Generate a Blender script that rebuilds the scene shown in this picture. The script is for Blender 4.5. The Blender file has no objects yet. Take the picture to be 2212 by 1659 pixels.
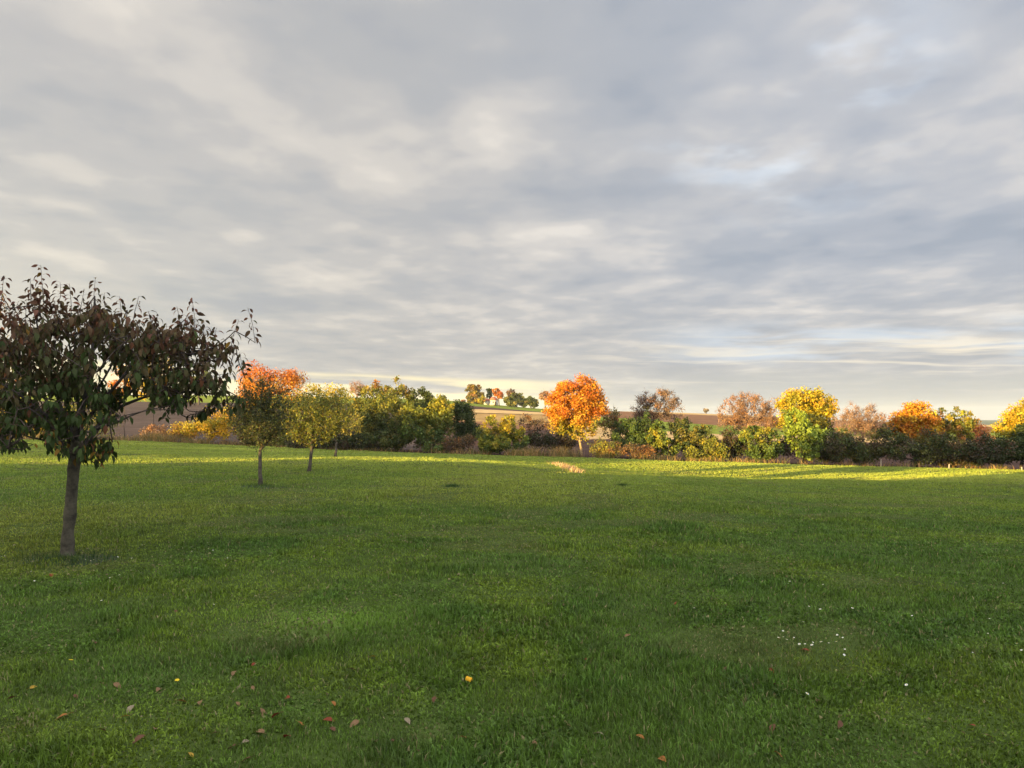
import bpy, math, random
import numpy as np
from mathutils import Vector
rng = np.random.default_rng(7); random.seed(7)
scene = bpy.context.scene
COL = scene.collection
# ------------------------------------------------------------------ camera
F = 740.0; S = 2212/1024.0; EYE = 1.65; PITCH = math.radians(2.91)
cam = bpy.data.cameras.new('camera'); camo = bpy.data.objects.new('camera', cam); COL.objects.link(camo)
camo.location = (0, 0, EYE); camo.rotation_euler = (math.pi/2+PITCH, 0, 0)
cam.sensor_width = 36; cam.lens = 36*F/1024; cam.clip_start = 0.05; cam.clip_end = 20000
scene.camera = camo
scene.view_settings.view_transform = 'Standard'; scene.view_settings.look = 'None'
scene.view_settings.gamma = 1; scene.view_settings.exposure = 2.0
scene.cycles.max_bounces = 6; scene.cycles.diffuse_bounces = 3; scene.cycles.transmission_bounces = 4
scene.cycles.transparent_max_bounces = 8; scene.cycles.caustics_reflective = False; scene.cycles.caustics_refractive = False
# ------------------------------------------------------------------ sun
SUN_AZ = math.radians(47)      # behind the viewer, to the left
SUN_EL = math.radians(5.0)
ld = Vector((math.sin(SUN_AZ)*math.cos(SUN_EL), math.cos(SUN_AZ)*math.cos(SUN_EL), -math.sin(SUN_EL)))
sun = bpy.data.lights.new('sun', 'SUN'); suno = bpy.data.objects.new('sun', sun); COL.objects.link(suno)
sun.energy = 5.0; sun.angle = math.radians(0.12); sun.color = (1.0, 0.70, 0.22)
suno.rotation_euler = ld.to_track_quat('-Z', 'Y').to_euler(); suno.location = (-60, -60, 30)
# ------------------------------------------------------------------ sky
world = bpy.data.worlds.new('World'); scene.world = world; world.use_nodes = True
W = world.node_tree; W.nodes.clear()
def wn(t, **k):
    n = W.nodes.new(t)
    for a, b in k.items(): setattr(n, a, b)
    return n
def wl(a, b): W.links.new(a, b)
def wmath(op, a, b=None, clamp=False):
    n = wn('ShaderNodeMath', operation=op); n.use_clamp = clamp
    for i, v in enumerate((a, b)):
        if v is None: continue
        if isinstance(v, (int, float)): n.inputs[i].default_value = v
        else: wl(v, n.inputs[i])
    return n.outputs[0]
def wramp(fac, stops, interp='EASE'):
    n = wn('ShaderNodeValToRGB'); n.color_ramp.interpolation = interp
    el = n.color_ramp.elements
    while len(el) < len(stops): el.new(0.5)
    for e, (p, c) in zip(el, stops): e.position = p; e.color = (*c, 1) if not isinstance(c, (int, float)) else (c, c, c, 1)
    wl(fac, n.inputs[0]); return n.outputs[0]
def wmix(fac, a, b):
    n = wn('ShaderNodeMix', data_type='RGBA')
    if isinstance(fac, (int, float)): n.inputs[0].default_value = fac
    else: wl(fac, n.inputs[0])
    for i, v in ((6, a), (7, b)):
        if isinstance(v, tuple): n.inputs[i].default_value = (*v, 1)
        else: wl(v, n.inputs[i])
    return n.outputs[2]
def wsmooth(v, a, b, lo=0.0, hi=1.0):
    n = wn('ShaderNodeMapRange', interpolation_type='SMOOTHSTEP'); wl(v, n.inputs[0])
    for i, x in ((1, a), (2, b), (3, lo), (4, hi)): n.inputs[i].default_value = x
    return n.outputs[0]
def wnoise(x, y, sx, sy, detail=4, rough=.5, dist=0.0, off=0.0):
    c = wn('ShaderNodeCombineXYZ'); wl(wmath('MULTIPLY', x, sx), c.inputs[0]); wl(wmath('MULTIPLY', y, sy), c.inputs[1]); c.inputs[2].default_value = off
    n = wn('ShaderNodeTexNoise'); wl(c.outputs[0], n.inputs['Vector']); n.inputs['Scale'].default_value = 1
    n.inputs['Detail'].default_value = detail; n.inputs['Roughness'].default_value = rough; n.inputs['Distortion'].default_value = dist
    return n.outputs[0]
tc = wn('ShaderNodeTexCoord'); sp = wn('ShaderNodeSeparateXYZ'); wl(tc.outputs['Generated'], sp.inputs[0])
dx, dy, dz = sp.outputs
zc = wmath('MAXIMUM', dz, 0.0)
den = wmath('ADD', zc, 0.055)
cx_ = wmath('DIVIDE', dx, den); cy_ = wmath('DIVIDE', dy, den)           # cloud deck plane
# turn the deck slightly so the rolls dip to the right
ca, sa = math.cos(math.radians(7)), math.sin(math.radians(7))
rx_ = wmath('ADD', wmath('MULTIPLY', cx_, ca), wmath('MULTIPLY', cy_, -sa)); ry_ = wmath('ADD', wmath('MULTIPLY', cx_, sa), wmath('MULTIPLY', cy_, ca))
az = wmath('ARCTAN2', dx, dy)                                              # 0 ahead, + right
el = dz
big = wnoise(rx_, ry_, 0.60, 0.50, 3, .5, .2, 3.1)
roll = wnoise(rx_, ry_, 1.75, 1.55, 3, .5, .15, 7.7)
fine = wnoise(rx_, ry_, 4.6, 3.9, 4, .5, .2, 1.3)
dens = wmath('ADD', wmath('ADD', wmath('MULTIPLY', big, .30), wmath('MULTIPLY', roll, .46)), wmath('MULTIPLY', fine, .24))
cloud = wramp(dens, [(.37, (.41, .43, .475)), (.45, (.47, .48, .50)), (.51, (.535, .53, .53)), (.57, (.645, .62, .59)), (.65, (.79, .745, .68))])
cool = wsmooth(az, -.25, .45); cloud = wmix(wmath('MULTIPLY', cool, .70), cloud, wramp(dens, [(.38, (.335, .40, .51)), (.46, (.40, .455, .56)), (.53, (.49, .53, .61)), (.58, (.60, .615, .66)), (.64, (.76, .75, .76))]))
warm = wmath('MULTIPLY', wsmooth(az, -.05, -.6), wsmooth(el, .42, .08)); cloud = wmix(wmath('MULTIPLY', warm, .55), cloud, wramp(dens, [(.40, (.50, .53, .52)), (.50, (.62, .615, .57)), (.60, (.84, .79, .68))]))
low = wmath('MULTIPLY', wsmooth(el, .20, .05), .40); cloud = wmix(low, cloud, wramp(dens, [(.38, (.39, .40, .415)), (.50, (.455, .455, .45)), (.62, (.60, .58, .53))]))
# physical sky showing through thin places
nis = wn('ShaderNodeTexSky', sky_type='NISHITA'); nis.sun_disc = False; nis.sun_elevation = SUN_EL; nis.sun_rotation = math.pi+SUN_AZ
nis.air_density = 1.0; nis.dust_density = 2.0
ddx = wmath('SUBTRACT', az, .36); ddy = wmath('MULTIPLY', wmath('SUBTRACT', el, .39), 1.5)
hd_ = wmath('SQRT', wmath('ADD', wmath('MULTIPLY', ddx, ddx), wmath('MULTIPLY', ddy, ddy)))
holes = wmath('MULTIPLY', wsmooth(wnoise(rx_, ry_, 2.2, 2.2, 5, .55, .0, 12.4), .48, .66), wsmooth(hd_, .26, .04))
# horizon glow bands in elevation/azimuth
st = wnoise(az, el, 2.2, 42.0, 5, .55, .5, 5.5)
elt = wmath('ADD', el, wmath('MULTIPLY', az, .030))                        # bands dip to the right
wob = wmath('MULTIPLY', wmath('SUBTRACT', wnoise(az, el, 5.0, 8.0, 3, .5, 0, 6.6), .5), .018)
eltw = wmath('ADD', elt, wob)
g5 = wmath('MULTIPLY', wsmooth(eltw, .085, .060), wsmooth(az, .05, .30))
g1 = wmath('MULTIPLY', wmath('MULTIPLY', wsmooth(eltw, .060, .052), wsmooth(az, .16, -.02)), wsmooth(wnoise(az, elt, 2.0, 60.0, 3, .5, .3, 4.4), .28, .40))
g2 = wmath('MULTIPLY', wmath('MULTIPLY', wsmooth(eltw, .135, .10), wsmooth(eltw, .045, .07)), wsmooth(az, .02, .28))
g2 = wmath('MULTIPLY', g2, wsmooth(wnoise(az, eltw, 3.2, 62.0, 4, .55, .6, 9.2), .50, .66))
g3 = wmath('MULTIPLY', wmath('MULTIPLY', wsmooth(el, .26, .06), wsmooth(az, -.30, -.75)), .8)
cloud = wmix(g3, cloud, (.80, .75, .62))
cloud = wmix(wmath('MULTIPLY', g5, .75), cloud, (.405, .44, .475))
cloud = wmix(wmath('MULTIPLY', g1, .92), cloud, (1.05, .92, .58))
g4 = wmath('MULTIPLY', wmath('MULTIPLY', wsmooth(elt, .145, .115), wsmooth(elt, .075, .095)), wsmooth(az, .12, .36))
cloud = wmix(wmath('MULTIPLY', g4, wmath('MULTIPLY', wsmooth(wnoise(az, eltw, 5.0, 34.0, 4, .55, .3, 2.2), .42, .60), .75)), cloud, (.60, .72, .86))
cloud = wmix(wmath('MULTIPLY', g2, .85), cloud, (.95, .86, .70))
SKY = 0.10; EXPO = 2**scene.view_settings.exposure
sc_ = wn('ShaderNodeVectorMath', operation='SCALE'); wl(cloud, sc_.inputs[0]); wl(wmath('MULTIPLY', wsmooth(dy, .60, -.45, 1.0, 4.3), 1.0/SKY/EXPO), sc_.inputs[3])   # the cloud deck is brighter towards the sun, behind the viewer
bl = wn('ShaderNodeVectorMath', operation='SCALE'); wl(nis.outputs[0], bl.inputs[0]); bl.inputs[3].default_value = 1.0
blue = wn('ShaderNodeVectorMath', operation='ADD'); wl(bl.outputs[0], blue.inputs[0]); blue.inputs[1].default_value = (2.1, 2.4, 3.0)
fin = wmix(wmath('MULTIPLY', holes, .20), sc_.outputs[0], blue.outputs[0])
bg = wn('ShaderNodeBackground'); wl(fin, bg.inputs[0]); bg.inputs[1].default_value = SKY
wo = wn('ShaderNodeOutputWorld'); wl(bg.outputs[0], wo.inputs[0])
# ------------------------------------------------------------------ geometry helpers
cP, sP = math.cos(PITCH), math.sin(PITCH)
def unproj(px, py, Y):
    rx = (px/S-512)/F; ru = (384-py/S)/F
    d = np.array([rx, cP-ru*sP, sP+ru*cP]); return np.array([0, 0, EYE])+d*(Y/d[1])
def ux(px): return (px/S-512)/F
def proj(x, y, z):
    zz = z-EYE; f = y*cP+zz*sP; up = -y*sP+zz*cP
    return (512+x/f*F)*S, (384-up/f*F)*S
def pz(px, py, Y): return unproj(px, py, Y)[2]
def sstep(a, b, x): t = np.clip((x-a)/(b-a), 0, 1); return t*t*(3-2*t)
class VN:                                    # value noise
    def __init__(s, seed): s.t = np.random.default_rng(seed).random((256, 256))
    def __call__(s, x, y):
        x = np.asarray(x, float); y = np.asarray(y, float)
        xi = np.floor(x).astype(int); yi = np.floor(y).astype(int); fx = x-xi; fy = y-yi
        fx = fx*fx*(3-2*fx); fy = fy*fy*(3-2*fy); T = s.t
        g = lambda i, j: T[i % 256, j % 256]
        return (g(xi, yi)*(1-fx)+g(xi+1, yi)*fx)*(1-fy)+(g(xi, yi+1)*(1-fx)+g(xi+1, yi+1)*fx)*fy
    def fbm(s, x, y, o=4):
        r = 0; a = .5; t = 0
        for k in range(o): r = r+a*s(x*2**k+17*k, y*2**k+31*k); t += a; a *= .5
        return r/t
N1, N2, N3, N4 = VN(1), VN(2), VN(3), VN(4)
# terrain: lawn falls gently away to the hedge, then farmland climbs a low hill
EC = np.array([-700, 0, 300, 553, 780, 1106, 1255, 1450, 1800, 2212, 2900])
EPY = np.array([948, 950, 952, 965, 975, 985, 988, 995, 1005, 1016, 1024])
EYD = np.array([64, 63, 62, 59, 57, 55, 54, 53, 51, 48, 46.])
EZ = np.array([pz(c, p, y) for c, p, y in zip(EC, EPY, EYD)]); EU = ux(EC)
def yedge(u): return np.interp(u, EU, EYD)
HC = np.array([-700, 0, 553, 950, 1180, 1480, 1800, 2212, 2900])
HR = [(78, [946, 944, 954, 970, 973, 987, 1000, 1009, 1016]), (130, [905, 902, 906, 920, 925, 946, 962, 976, 985]),
      (200, [882, 880, 885, 893, 898, 915, 936, 948, 958]), (280, [862, 860, 864, 873, 889, 899, 918, 931, 940]), (360, [850, 850, 853, 861, 884, 890, 906, 919, 928])]
gu = np.linspace(-1.6, 1.6, 321); gy = np.exp(np.linspace(math.log(1.0), math.log(4200), 420))
tab = np.zeros((len(gy), len(gu)))
eu = np.interp(gu, EU, EZ); ey = yedge(gu)
hrow = [(Y, np.interp(gu, ux(HC), [pz(c, p, Y) for c, p in zip(HC, r)])) for Y, r in HR]
far0 = np.interp(gu, ux(np.array([0, 1500, 1900, 2000, 2212])), [pz(1106, 935, 2600)]*2+[pz(1106, 914, 2600)]+[pz(1106, 907, 2600)]*2)
for i in range(len(gu)):
    ys = [1, 6]; zs = [0, 0]
    for f in (.25, .4, .55, .7, .85, 1.0): ys.append(8+(ey[i]-8)*f); zs.append(eu[i]*sstep(0, 1.15, f)/sstep(0, 1.15, 1))
    for Y, r in hrow: ys.append(Y); zs.append(r[i])
    ys += [500, 1100, 2600, 4200]; zs += [zs[-1]-7, -12, far0[i], far0[i]-30]
    tab[:, i] = np.interp(gy, ys, zs)
k = np.array([1, 4, 6, 4, 1.])/16
for _ in range(2):
    p = np.pad(tab, ((2, 2), (0, 0)), 'edge'); tab = sum(k[j]*p[j:j+len(gy)] for j in range(5))
for _ in range(8):
    p = np.pad(tab, ((0, 0), (2, 2)), 'edge'); tab = sum(k[j]*p[:, j:j+len(gu)] for j in range(5))
def H0(x, y):
    x = np.asarray(x, float); y = np.asarray(y, float)
    yy = np.clip(y, 1.0, 4190); u = np.clip(x/yy, -1.59, 1.59)
    fi = (u+1.6)/3.2*320; fj = np.log(yy)/math.log(4200)*419
    i = np.clip(fi.astype(int), 0, 319); j = np.clip(fj.astype(int), 0, 418); a = fi-i; b = fj-j
    return (tab[j, i]*(1-a)+tab[j, i+1]*a)*(1-b)+(tab[j+1, i]*(1-a)+tab[j+1, i+1]*a)*b
def gz(x, y):
    x = np.asarray(x, float); y = np.asarray(y, float)
    z = H0(x, y)
    m = sstep(6, 14, y)*sstep(66, 50, y)
    sw = .30*np.exp(-((x+4+.25*(y-33))/9)**2-((y-36)/7)**2)-.40*np.exp(-((x-10)/9)**2-((y-37)/8)**2)-.26*np.exp(-((x-14)/10)**2-((y-22)/6)**2)
    z = z+m*(sw+.10*(N1.fbm(x*.13, y*.13, 3)-.5))+sstep(2.5, 5, y)*sstep(60, 40, y)*.05*(N2.fbm(x*.55, y*.55, 3)-.5)
    z = z+sstep(-5, -12, y)*0
    z = z+sstep(75, 140, y)*.5*(N3.fbm(x*.02, y*.02, 3)-.5)*sstep(380, 300, y)
    return z
def ground_at(px, py, y0=2.5, y1=70):
    Y = np.linspace(y0, y1, 4000); d = unproj(px, py, 1.0)-np.array([0, 0, EYE])
    X = d[0]*Y; Z = EYE+d[2]*Y; G = gz(X, Y); k = np.argmax(Z < G)
    if not (Z < G).any(): k = len(Y)-1
    return np.array([X[k], Y[k], float(G[k])])
# ------------------------------------------------------------------ mesh accumulator
class Geo:
    def __init__(s): s.v = []; s.f = []; s.c = []; s.n = 0      # f: (array Mxk)
    def add(s, v, faces, col=None):
        v = np.asarray(v, float).reshape(-1, 3)
        for f in (faces if isinstance(faces, list) else [faces]): s.f.append(np.asarray(f, int)+s.n)
        s.v.append(v); s.n += len(v)
        if col is None: col = (1, 1, 1)
        col = np.asarray(col, float)
        if col.ndim == 1: col = np.tile(col, (len(v), 1))
        s.c.append(col)
    def tube(s, pts, rad, k=6, cap=True, col=None):
        pts = np.asarray(pts, float); n = len(pts); t = np.gradient(pts, axis=0); t /= np.linalg.norm(t, axis=1)[:, None]+1e-9
        a = np.array([0.31, .11, .94]) if abs(t[0][2]) < .9 else np.array([.95, .3, .05])
        u = np.cross(t, a); u /= np.linalg.norm(u, axis=1)[:, None]+1e-9; w = np.cross(t, u)
        an = np.arange(k)*2*math.pi/k; rad = np.asarray(rad, float)
        v = pts[:, None]+rad[:, None, None]*(u[:, None]*np.cos(an)[None, :, None]+w[:, None]*np.sin(an)[None, :, None])
        v = v.reshape(-1, 3); i = np.arange(n-1)[:, None]*k; j = np.arange(k)[None]; j2 = (j+1) % k
        q = np.stack([i+j, i+j2, i+k+j2, i+k+j], -1).reshape(-1, 4); fl = [q]
        if cap: fl.append(np.arange((n-1)*k, n*k)[None]); fl.append(np.arange(k)[::-1][None])
        s.add(v, fl, col)
    def box(s, c, d, rz=0, col=None):
        x, y, z = [q/2 for q in d]
        v = np.array([[a*x, b*y, e*z] for e in (-1, 1) for a, b in ((-1, -1), (1, -1), (1, 1), (-1, 1))])
        R = np.array([[math.cos(rz), -math.sin(rz), 0], [math.sin(rz), math.cos(rz), 0], [0, 0, 1]])
        s.add(v@R.T+np.array(c), [np.array([[3, 2, 1, 0], [4, 5, 6, 7], [0, 1, 5, 4], [1, 2, 6, 5], [2, 3, 7, 6], [3, 0, 4, 7]])], col)
    def build(s, name, mat, parent=None, smooth=False, origin=None):
        me = bpy.data.meshes.new(name); v = np.concatenate(s.v)
        if origin is not None: v = v-np.asarray(origin)
        me.vertices.add(len(v)); me.vertices.foreach_set('co', v.astype('f').ravel())
        ls = np.concatenate([f.ravel() for f in s.f]); sz = np.concatenate([np.full(len(f), f.shape[1]) for f in s.f])
        me.loops.add(len(ls)); me.loops.foreach_set('vertex_index', ls.astype('i'))
        me.polygons.add(len(sz)); me.polygons.foreach_set('loop_start', np.concatenate([[0], np.cumsum(sz)[:-1]]).astype('i'))
        me.update(calc_edges=True)
        c = np.concatenate(s.c); at = me.color_attributes.new('Col', 'FLOAT_COLOR', 'POINT')
        at.data.foreach_set('color', np.concatenate([c, np.ones((len(c), 1))], 1).astype('f').ravel())
        if smooth: me.polygons.foreach_set('use_smooth', np.ones(len(sz), bool))
        me.materials.append(mat)
        o = bpy.data.objects.new(name, me); COL.objects.link(o)
        if parent is not None: o.parent = parent
        return o
def unit(v): return v/(np.linalg.norm(v, axis=-1, keepdims=True)+1e-9)
RH = np.array([[0, 0, 0], [.5, .45, .06], [0, 1, -.08], [-.5, .45, .06]])                         # small leaf
RHF = np.array([[0, 1, 2, 3]])
BL = np.array([[0, 0, 0], [.33, .16, .07], [.5, .42, .09], [.36, .72, .0], [0, 1, -.22], [-.36, .72, .0], [-.5, .42, .09], [-.33, .16, .07], [0, .16, 0], [0, .42, .0], [0, .72, -.07]])
BLF = [np.array([[8, 1, 2, 9], [9, 2, 3, 10], [7, 8, 9, 6], [6, 9, 10, 5]]), np.array([[0, 1, 8], [0, 8, 7], [10, 3, 4], [10, 4, 5]])]
def leaves(g, pos, axis, nrm, L, Wd, col, tmpl='s'):
    T, Fc = (RH, [RHF]) if tmpl == 's' else (BL, BLF)
    a = unit(axis); n = unit(nrm-a*np.sum(nrm*a, 1, keepdims=True)); b = np.cross(a, n); k = len(T); N = len(pos)
    L = np.broadcast_to(np.asarray(L, float), (N,)); Wd = np.broadcast_to(np.asarray(Wd, float), (N,))
    v = pos[:, None]+b[:, None]*(T[None, :, 0:1]*Wd[:, None, None])+a[:, None]*(T[None, :, 1:2]*L[:, None, None])+n[:, None]*(T[None, :, 2:3]*L[:, None, None])
    off = (np.arange(N)*k)[:, None, None]
    g.add(v.reshape(-1, 3), [(f[None]+off).reshape(-1, f.shape[1]) for f in Fc], np.repeat(col, k, 0))
# ------------------------------------------------------------------ materials
def mat(name, col=None, rough=.8, attr=False, noise=None, trans=0.0, spec=.2, tint=(1, 1, 1), bump=0):
    m = bpy.data.materials.new(name); m.use_nodes = True; nt = m.node_tree; nt.nodes.clear(); N = nt.nodes.new; Lk = nt.links.new
    out = N('ShaderNodeOutputMaterial'); p = N('ShaderNodeBsdfPrincipled'); p.inputs['Roughness'].default_value = rough
    p.inputs['Specular IOR Level'].default_value = spec
    if attr: a = N('ShaderNodeAttribute'); a.attribute_name = 'Col'; src = a.outputs['Color']
    else: a = N('ShaderNodeRGB'); a.outputs[0].default_value = (*col, 1); src = a.outputs[0]
    if noise:
        sc, lo, hi = noise; tcn = N('ShaderNodeTexCoord'); no = N('ShaderNodeTexNoise'); no.inputs['Scale'].default_value = sc; no.inputs['Detail'].default_value = 6; no.inputs['Roughness'].default_value = .65
        Lk(tcn.outputs['Object'], no.inputs['Vector']); mr = N('ShaderNodeMapRange'); Lk(no.outputs[0], mr.inputs[0]); mr.inputs[1].default_value = .3; mr.inputs[2].default_value = .7; mr.inputs[3].default_value = lo; mr.inputs[4].default_value = hi
        vm = N('ShaderNodeVectorMath'); vm.operation = 'SCALE'; Lk(src, vm.inputs[0]); Lk(mr.outputs[0], vm.inputs[3]); src = vm.outputs[0]
        if bump:
            bp = N('ShaderNodeBump'); bp.inputs['Strength'].default_value = bump; bp.inputs['Distance'].default_value = .05; Lk(no.outputs[0], bp.inputs['Height']); Lk(bp.outputs[0], p.inputs['Normal'])
    Lk(src, p.inputs['Base Color'])
    if trans:
        t = N('ShaderNodeBsdfTranslucent'); Lk(src, t.inputs[0]); mx = N('ShaderNodeMixShader'); mx.inputs[0].default_value = trans
        Lk(p.outputs[0], mx.inputs[1]); Lk(t.outputs[0], mx.inputs[2]); Lk(mx.outputs[0], out.inputs[0])
    else: Lk(p.outputs[0], out.inputs[0])
    return m
M_leaf = mat('autumn_leaf', attr=True, rough=.6, trans=.28, spec=.25)
M_cherry = mat('cherry_leaf', attr=True, rough=.6, trans=.22, spec=.12)
M_bark = mat('bark', attr=True, rough=.9, noise=(9, .35, 1.6), bump=.9)
M_grass = mat('grass_blade', attr=True, rough=.55, trans=.30, spec=.25)
M_lawn = mat('lawn_soil', (.048, .070, .016), rough=1, noise=(3, .6, 1.5), spec=.05)
M_field = mat('farmland', attr=True, rough=1, noise=(.35, .72, 1.3), spec=.0, bump=.6)
M_wall = mat('render_wall', (.52, .49, .42), noise=(2, .9, 1.05)); M_roof = mat('clay_roof', (.36, .12, .07), noise=(6, .7, 1.2))
M_dark = mat('dark_timber', (.06, .035, .02), noise=(8, .7, 1.3)); M_glass = mat('window_glass', (.03, .035, .04), rough=.15, spec=.6)
M_post = mat('weathered_wood', (.30, .26, .20), noise=(20, .6, 1.3)); M_paper = mat('leaf_litter', attr=True, rough=.7, trans=.15, noise=(60, .75, 1.2))
# ------------------------------------------------------------------ tagging
def tag(o, label=None, cat=None, group=None, kind=None):
    if label: o['label'] = label
    if cat: o['category'] = cat
    if group: o['group'] = group
    if kind: o['kind'] = kind
    return o
def empty(name, loc):
    o = bpy.data.objects.new(name, None); COL.objects.link(o); o.location = loc; o.empty_display_size = .2; return o
# ------------------------------------------------------------------ lawn and farmland
g = Geo(); xs = np.arange(-120, 120.01, .5); ysr = np.arange(-45, 67.01, .5); X, Y = np.meshgrid(xs, ysr); Z = gz(X, Y)
idx = np.arange(X.size).reshape(X.shape); q = np.stack([idx[:-1, :-1], idx[:-1, 1:], idx[1:, 1:], idx[1:, :-1]], -1).reshape(-1, 4)
cxm = X[:-1, :-1].ravel(); cym = Y[:-1, :-1].ravel(); keep = cym < yedge(cxm/np.maximum(cym, 1))+.6
g.add(np.stack([X, Y, Z], -1), q[keep]); tag(g.build('lawn', M_lawn, smooth=True), 'wide mown lawn sloping away to the hedge', 'lawn', kind='structure')
GRN, SOIL, LSOIL, STRAW, STUB, DGRN = [np.array(c) for c in ((.17, .20, .035), (.078, .048, .038), (.20, .105, .06), (.50, .33, .15), (.33, .21, .085), (.10, .13, .035))]  # sun and shade on the ploughed soil are put into two soil tones
us = np.linspace(-1.25, 1.25, 501); yr = np.concatenate([[0, .03], np.linspace(.05, 1, 10)]); Yl = np.exp(np.linspace(math.log(76), math.log(4000), 330))
U, V = np.meshgrid(us, np.arange(12+len(Yl)))
Yg = np.zeros_like(U); e0 = yedge(us)
for j in range(12): Yg[j] = e0+(75-e0)*yr[j]
Yg[12:] = Yl[:, None]
Xg = U*Yg; Zg = gz(Xg, Yg)-np.where(Yg < e0[None]+2, .04, 0)
PX, PY = proj(Xg, Yg, Zg)
PY = PY+(N3.fbm(Xg*.05, Yg*.05, 2)-.5)*1.6
colf = np.tile(SOIL, (*Xg.shape, 1)).astype(float)
def band(mask, c): colf[mask] = c
def li(a, b): return np.interp(PX, a, b)
A = PX < 1262; Bm = ~A; nearf = Yg > 66
band(A & nearf & (PY < li([0, 1200], [925, 928])), LSOIL)
band(A & nearf & (PY < li([0, 900, 1200], [900, 906, 917])), STUB)
band(A & nearf & (PY < li([0, 950, 1200], [888, 888, 898])), STRAW)
band(A & nearf & (PY < li([0, 950, 1080, 1200], [880, 881, 886, 893])), SOIL*1.1)
band(A & nearf & (PY < li([0, 950, 1100, 1200], [872, 871, 884, 893])), GRN)
band(A & nearf & (PX < 905) & (PY >= li([0, 900], [866, 872])), np.array([.085, .062, .052])); band(A & nearf & (PX < 700) & (PY < 866), GRN)  # left slope greyed, its shade painted into the soil colour
band(Bm & nearf & (PY < li([1262, 1550, 1850, 2212], [948, 950, 955, 968])), STRAW)
band(Bm & nearf & (PY < li([1262, 1450, 1550, 1850, 2212], [918, 932, 938, 942, 950])), GRN)
band(Bm & nearf & (PY < li([1262, 1450, 1550, 1850, 2212], [897, 912, 918, 925, 935])), LSOIL)
band(Bm & nearf & (PY < li([1262, 1400, 1550, 1850, 2212], [884, 892, 898, 910, 925])), STRAW*.9)
band(Bm & nearf & (PY < li([1262, 1400, 1550, 1850, 2212], [888, 889, 893, 905, 920])) & (PX > 1380), DGRN)
band(Bm & (PX < 1400) & nearf & (PY < 888), LSOIL*.8)
band(Yg > 380, np.array([.05, .075, .05]))
for a, b in (((950, 1050, 1200), (889, 893, 897)), ((1130, 1200, 1262), (911, 914, 915))):      # thin dark lines across the fields
    l = np.interp(PX, a, b); band(A & (Yg < 380) & nearf & (PX > a[0]-5) & (abs(PY-l) < .55), SOIL*.5)
colf *= (0.8+.4*N2.fbm(Xg*.08, Yg*.3, 3))[..., None]
g = Geo(); idx = np.arange(Xg.size).reshape(Xg.shape); q = np.stack([idx[:-1, :-1], idx[:-1, 1:], idx[1:, 1:], idx[1:, :-1]], -1).reshape(-1, 4)
g.add(np.stack([Xg, Yg, Zg], -1), q, colf.reshape(-1, 3)); tag(g.build('farmland', M_field, smooth=True), 'striped fields rising behind the hedge', 'field', kind='structure')
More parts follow.
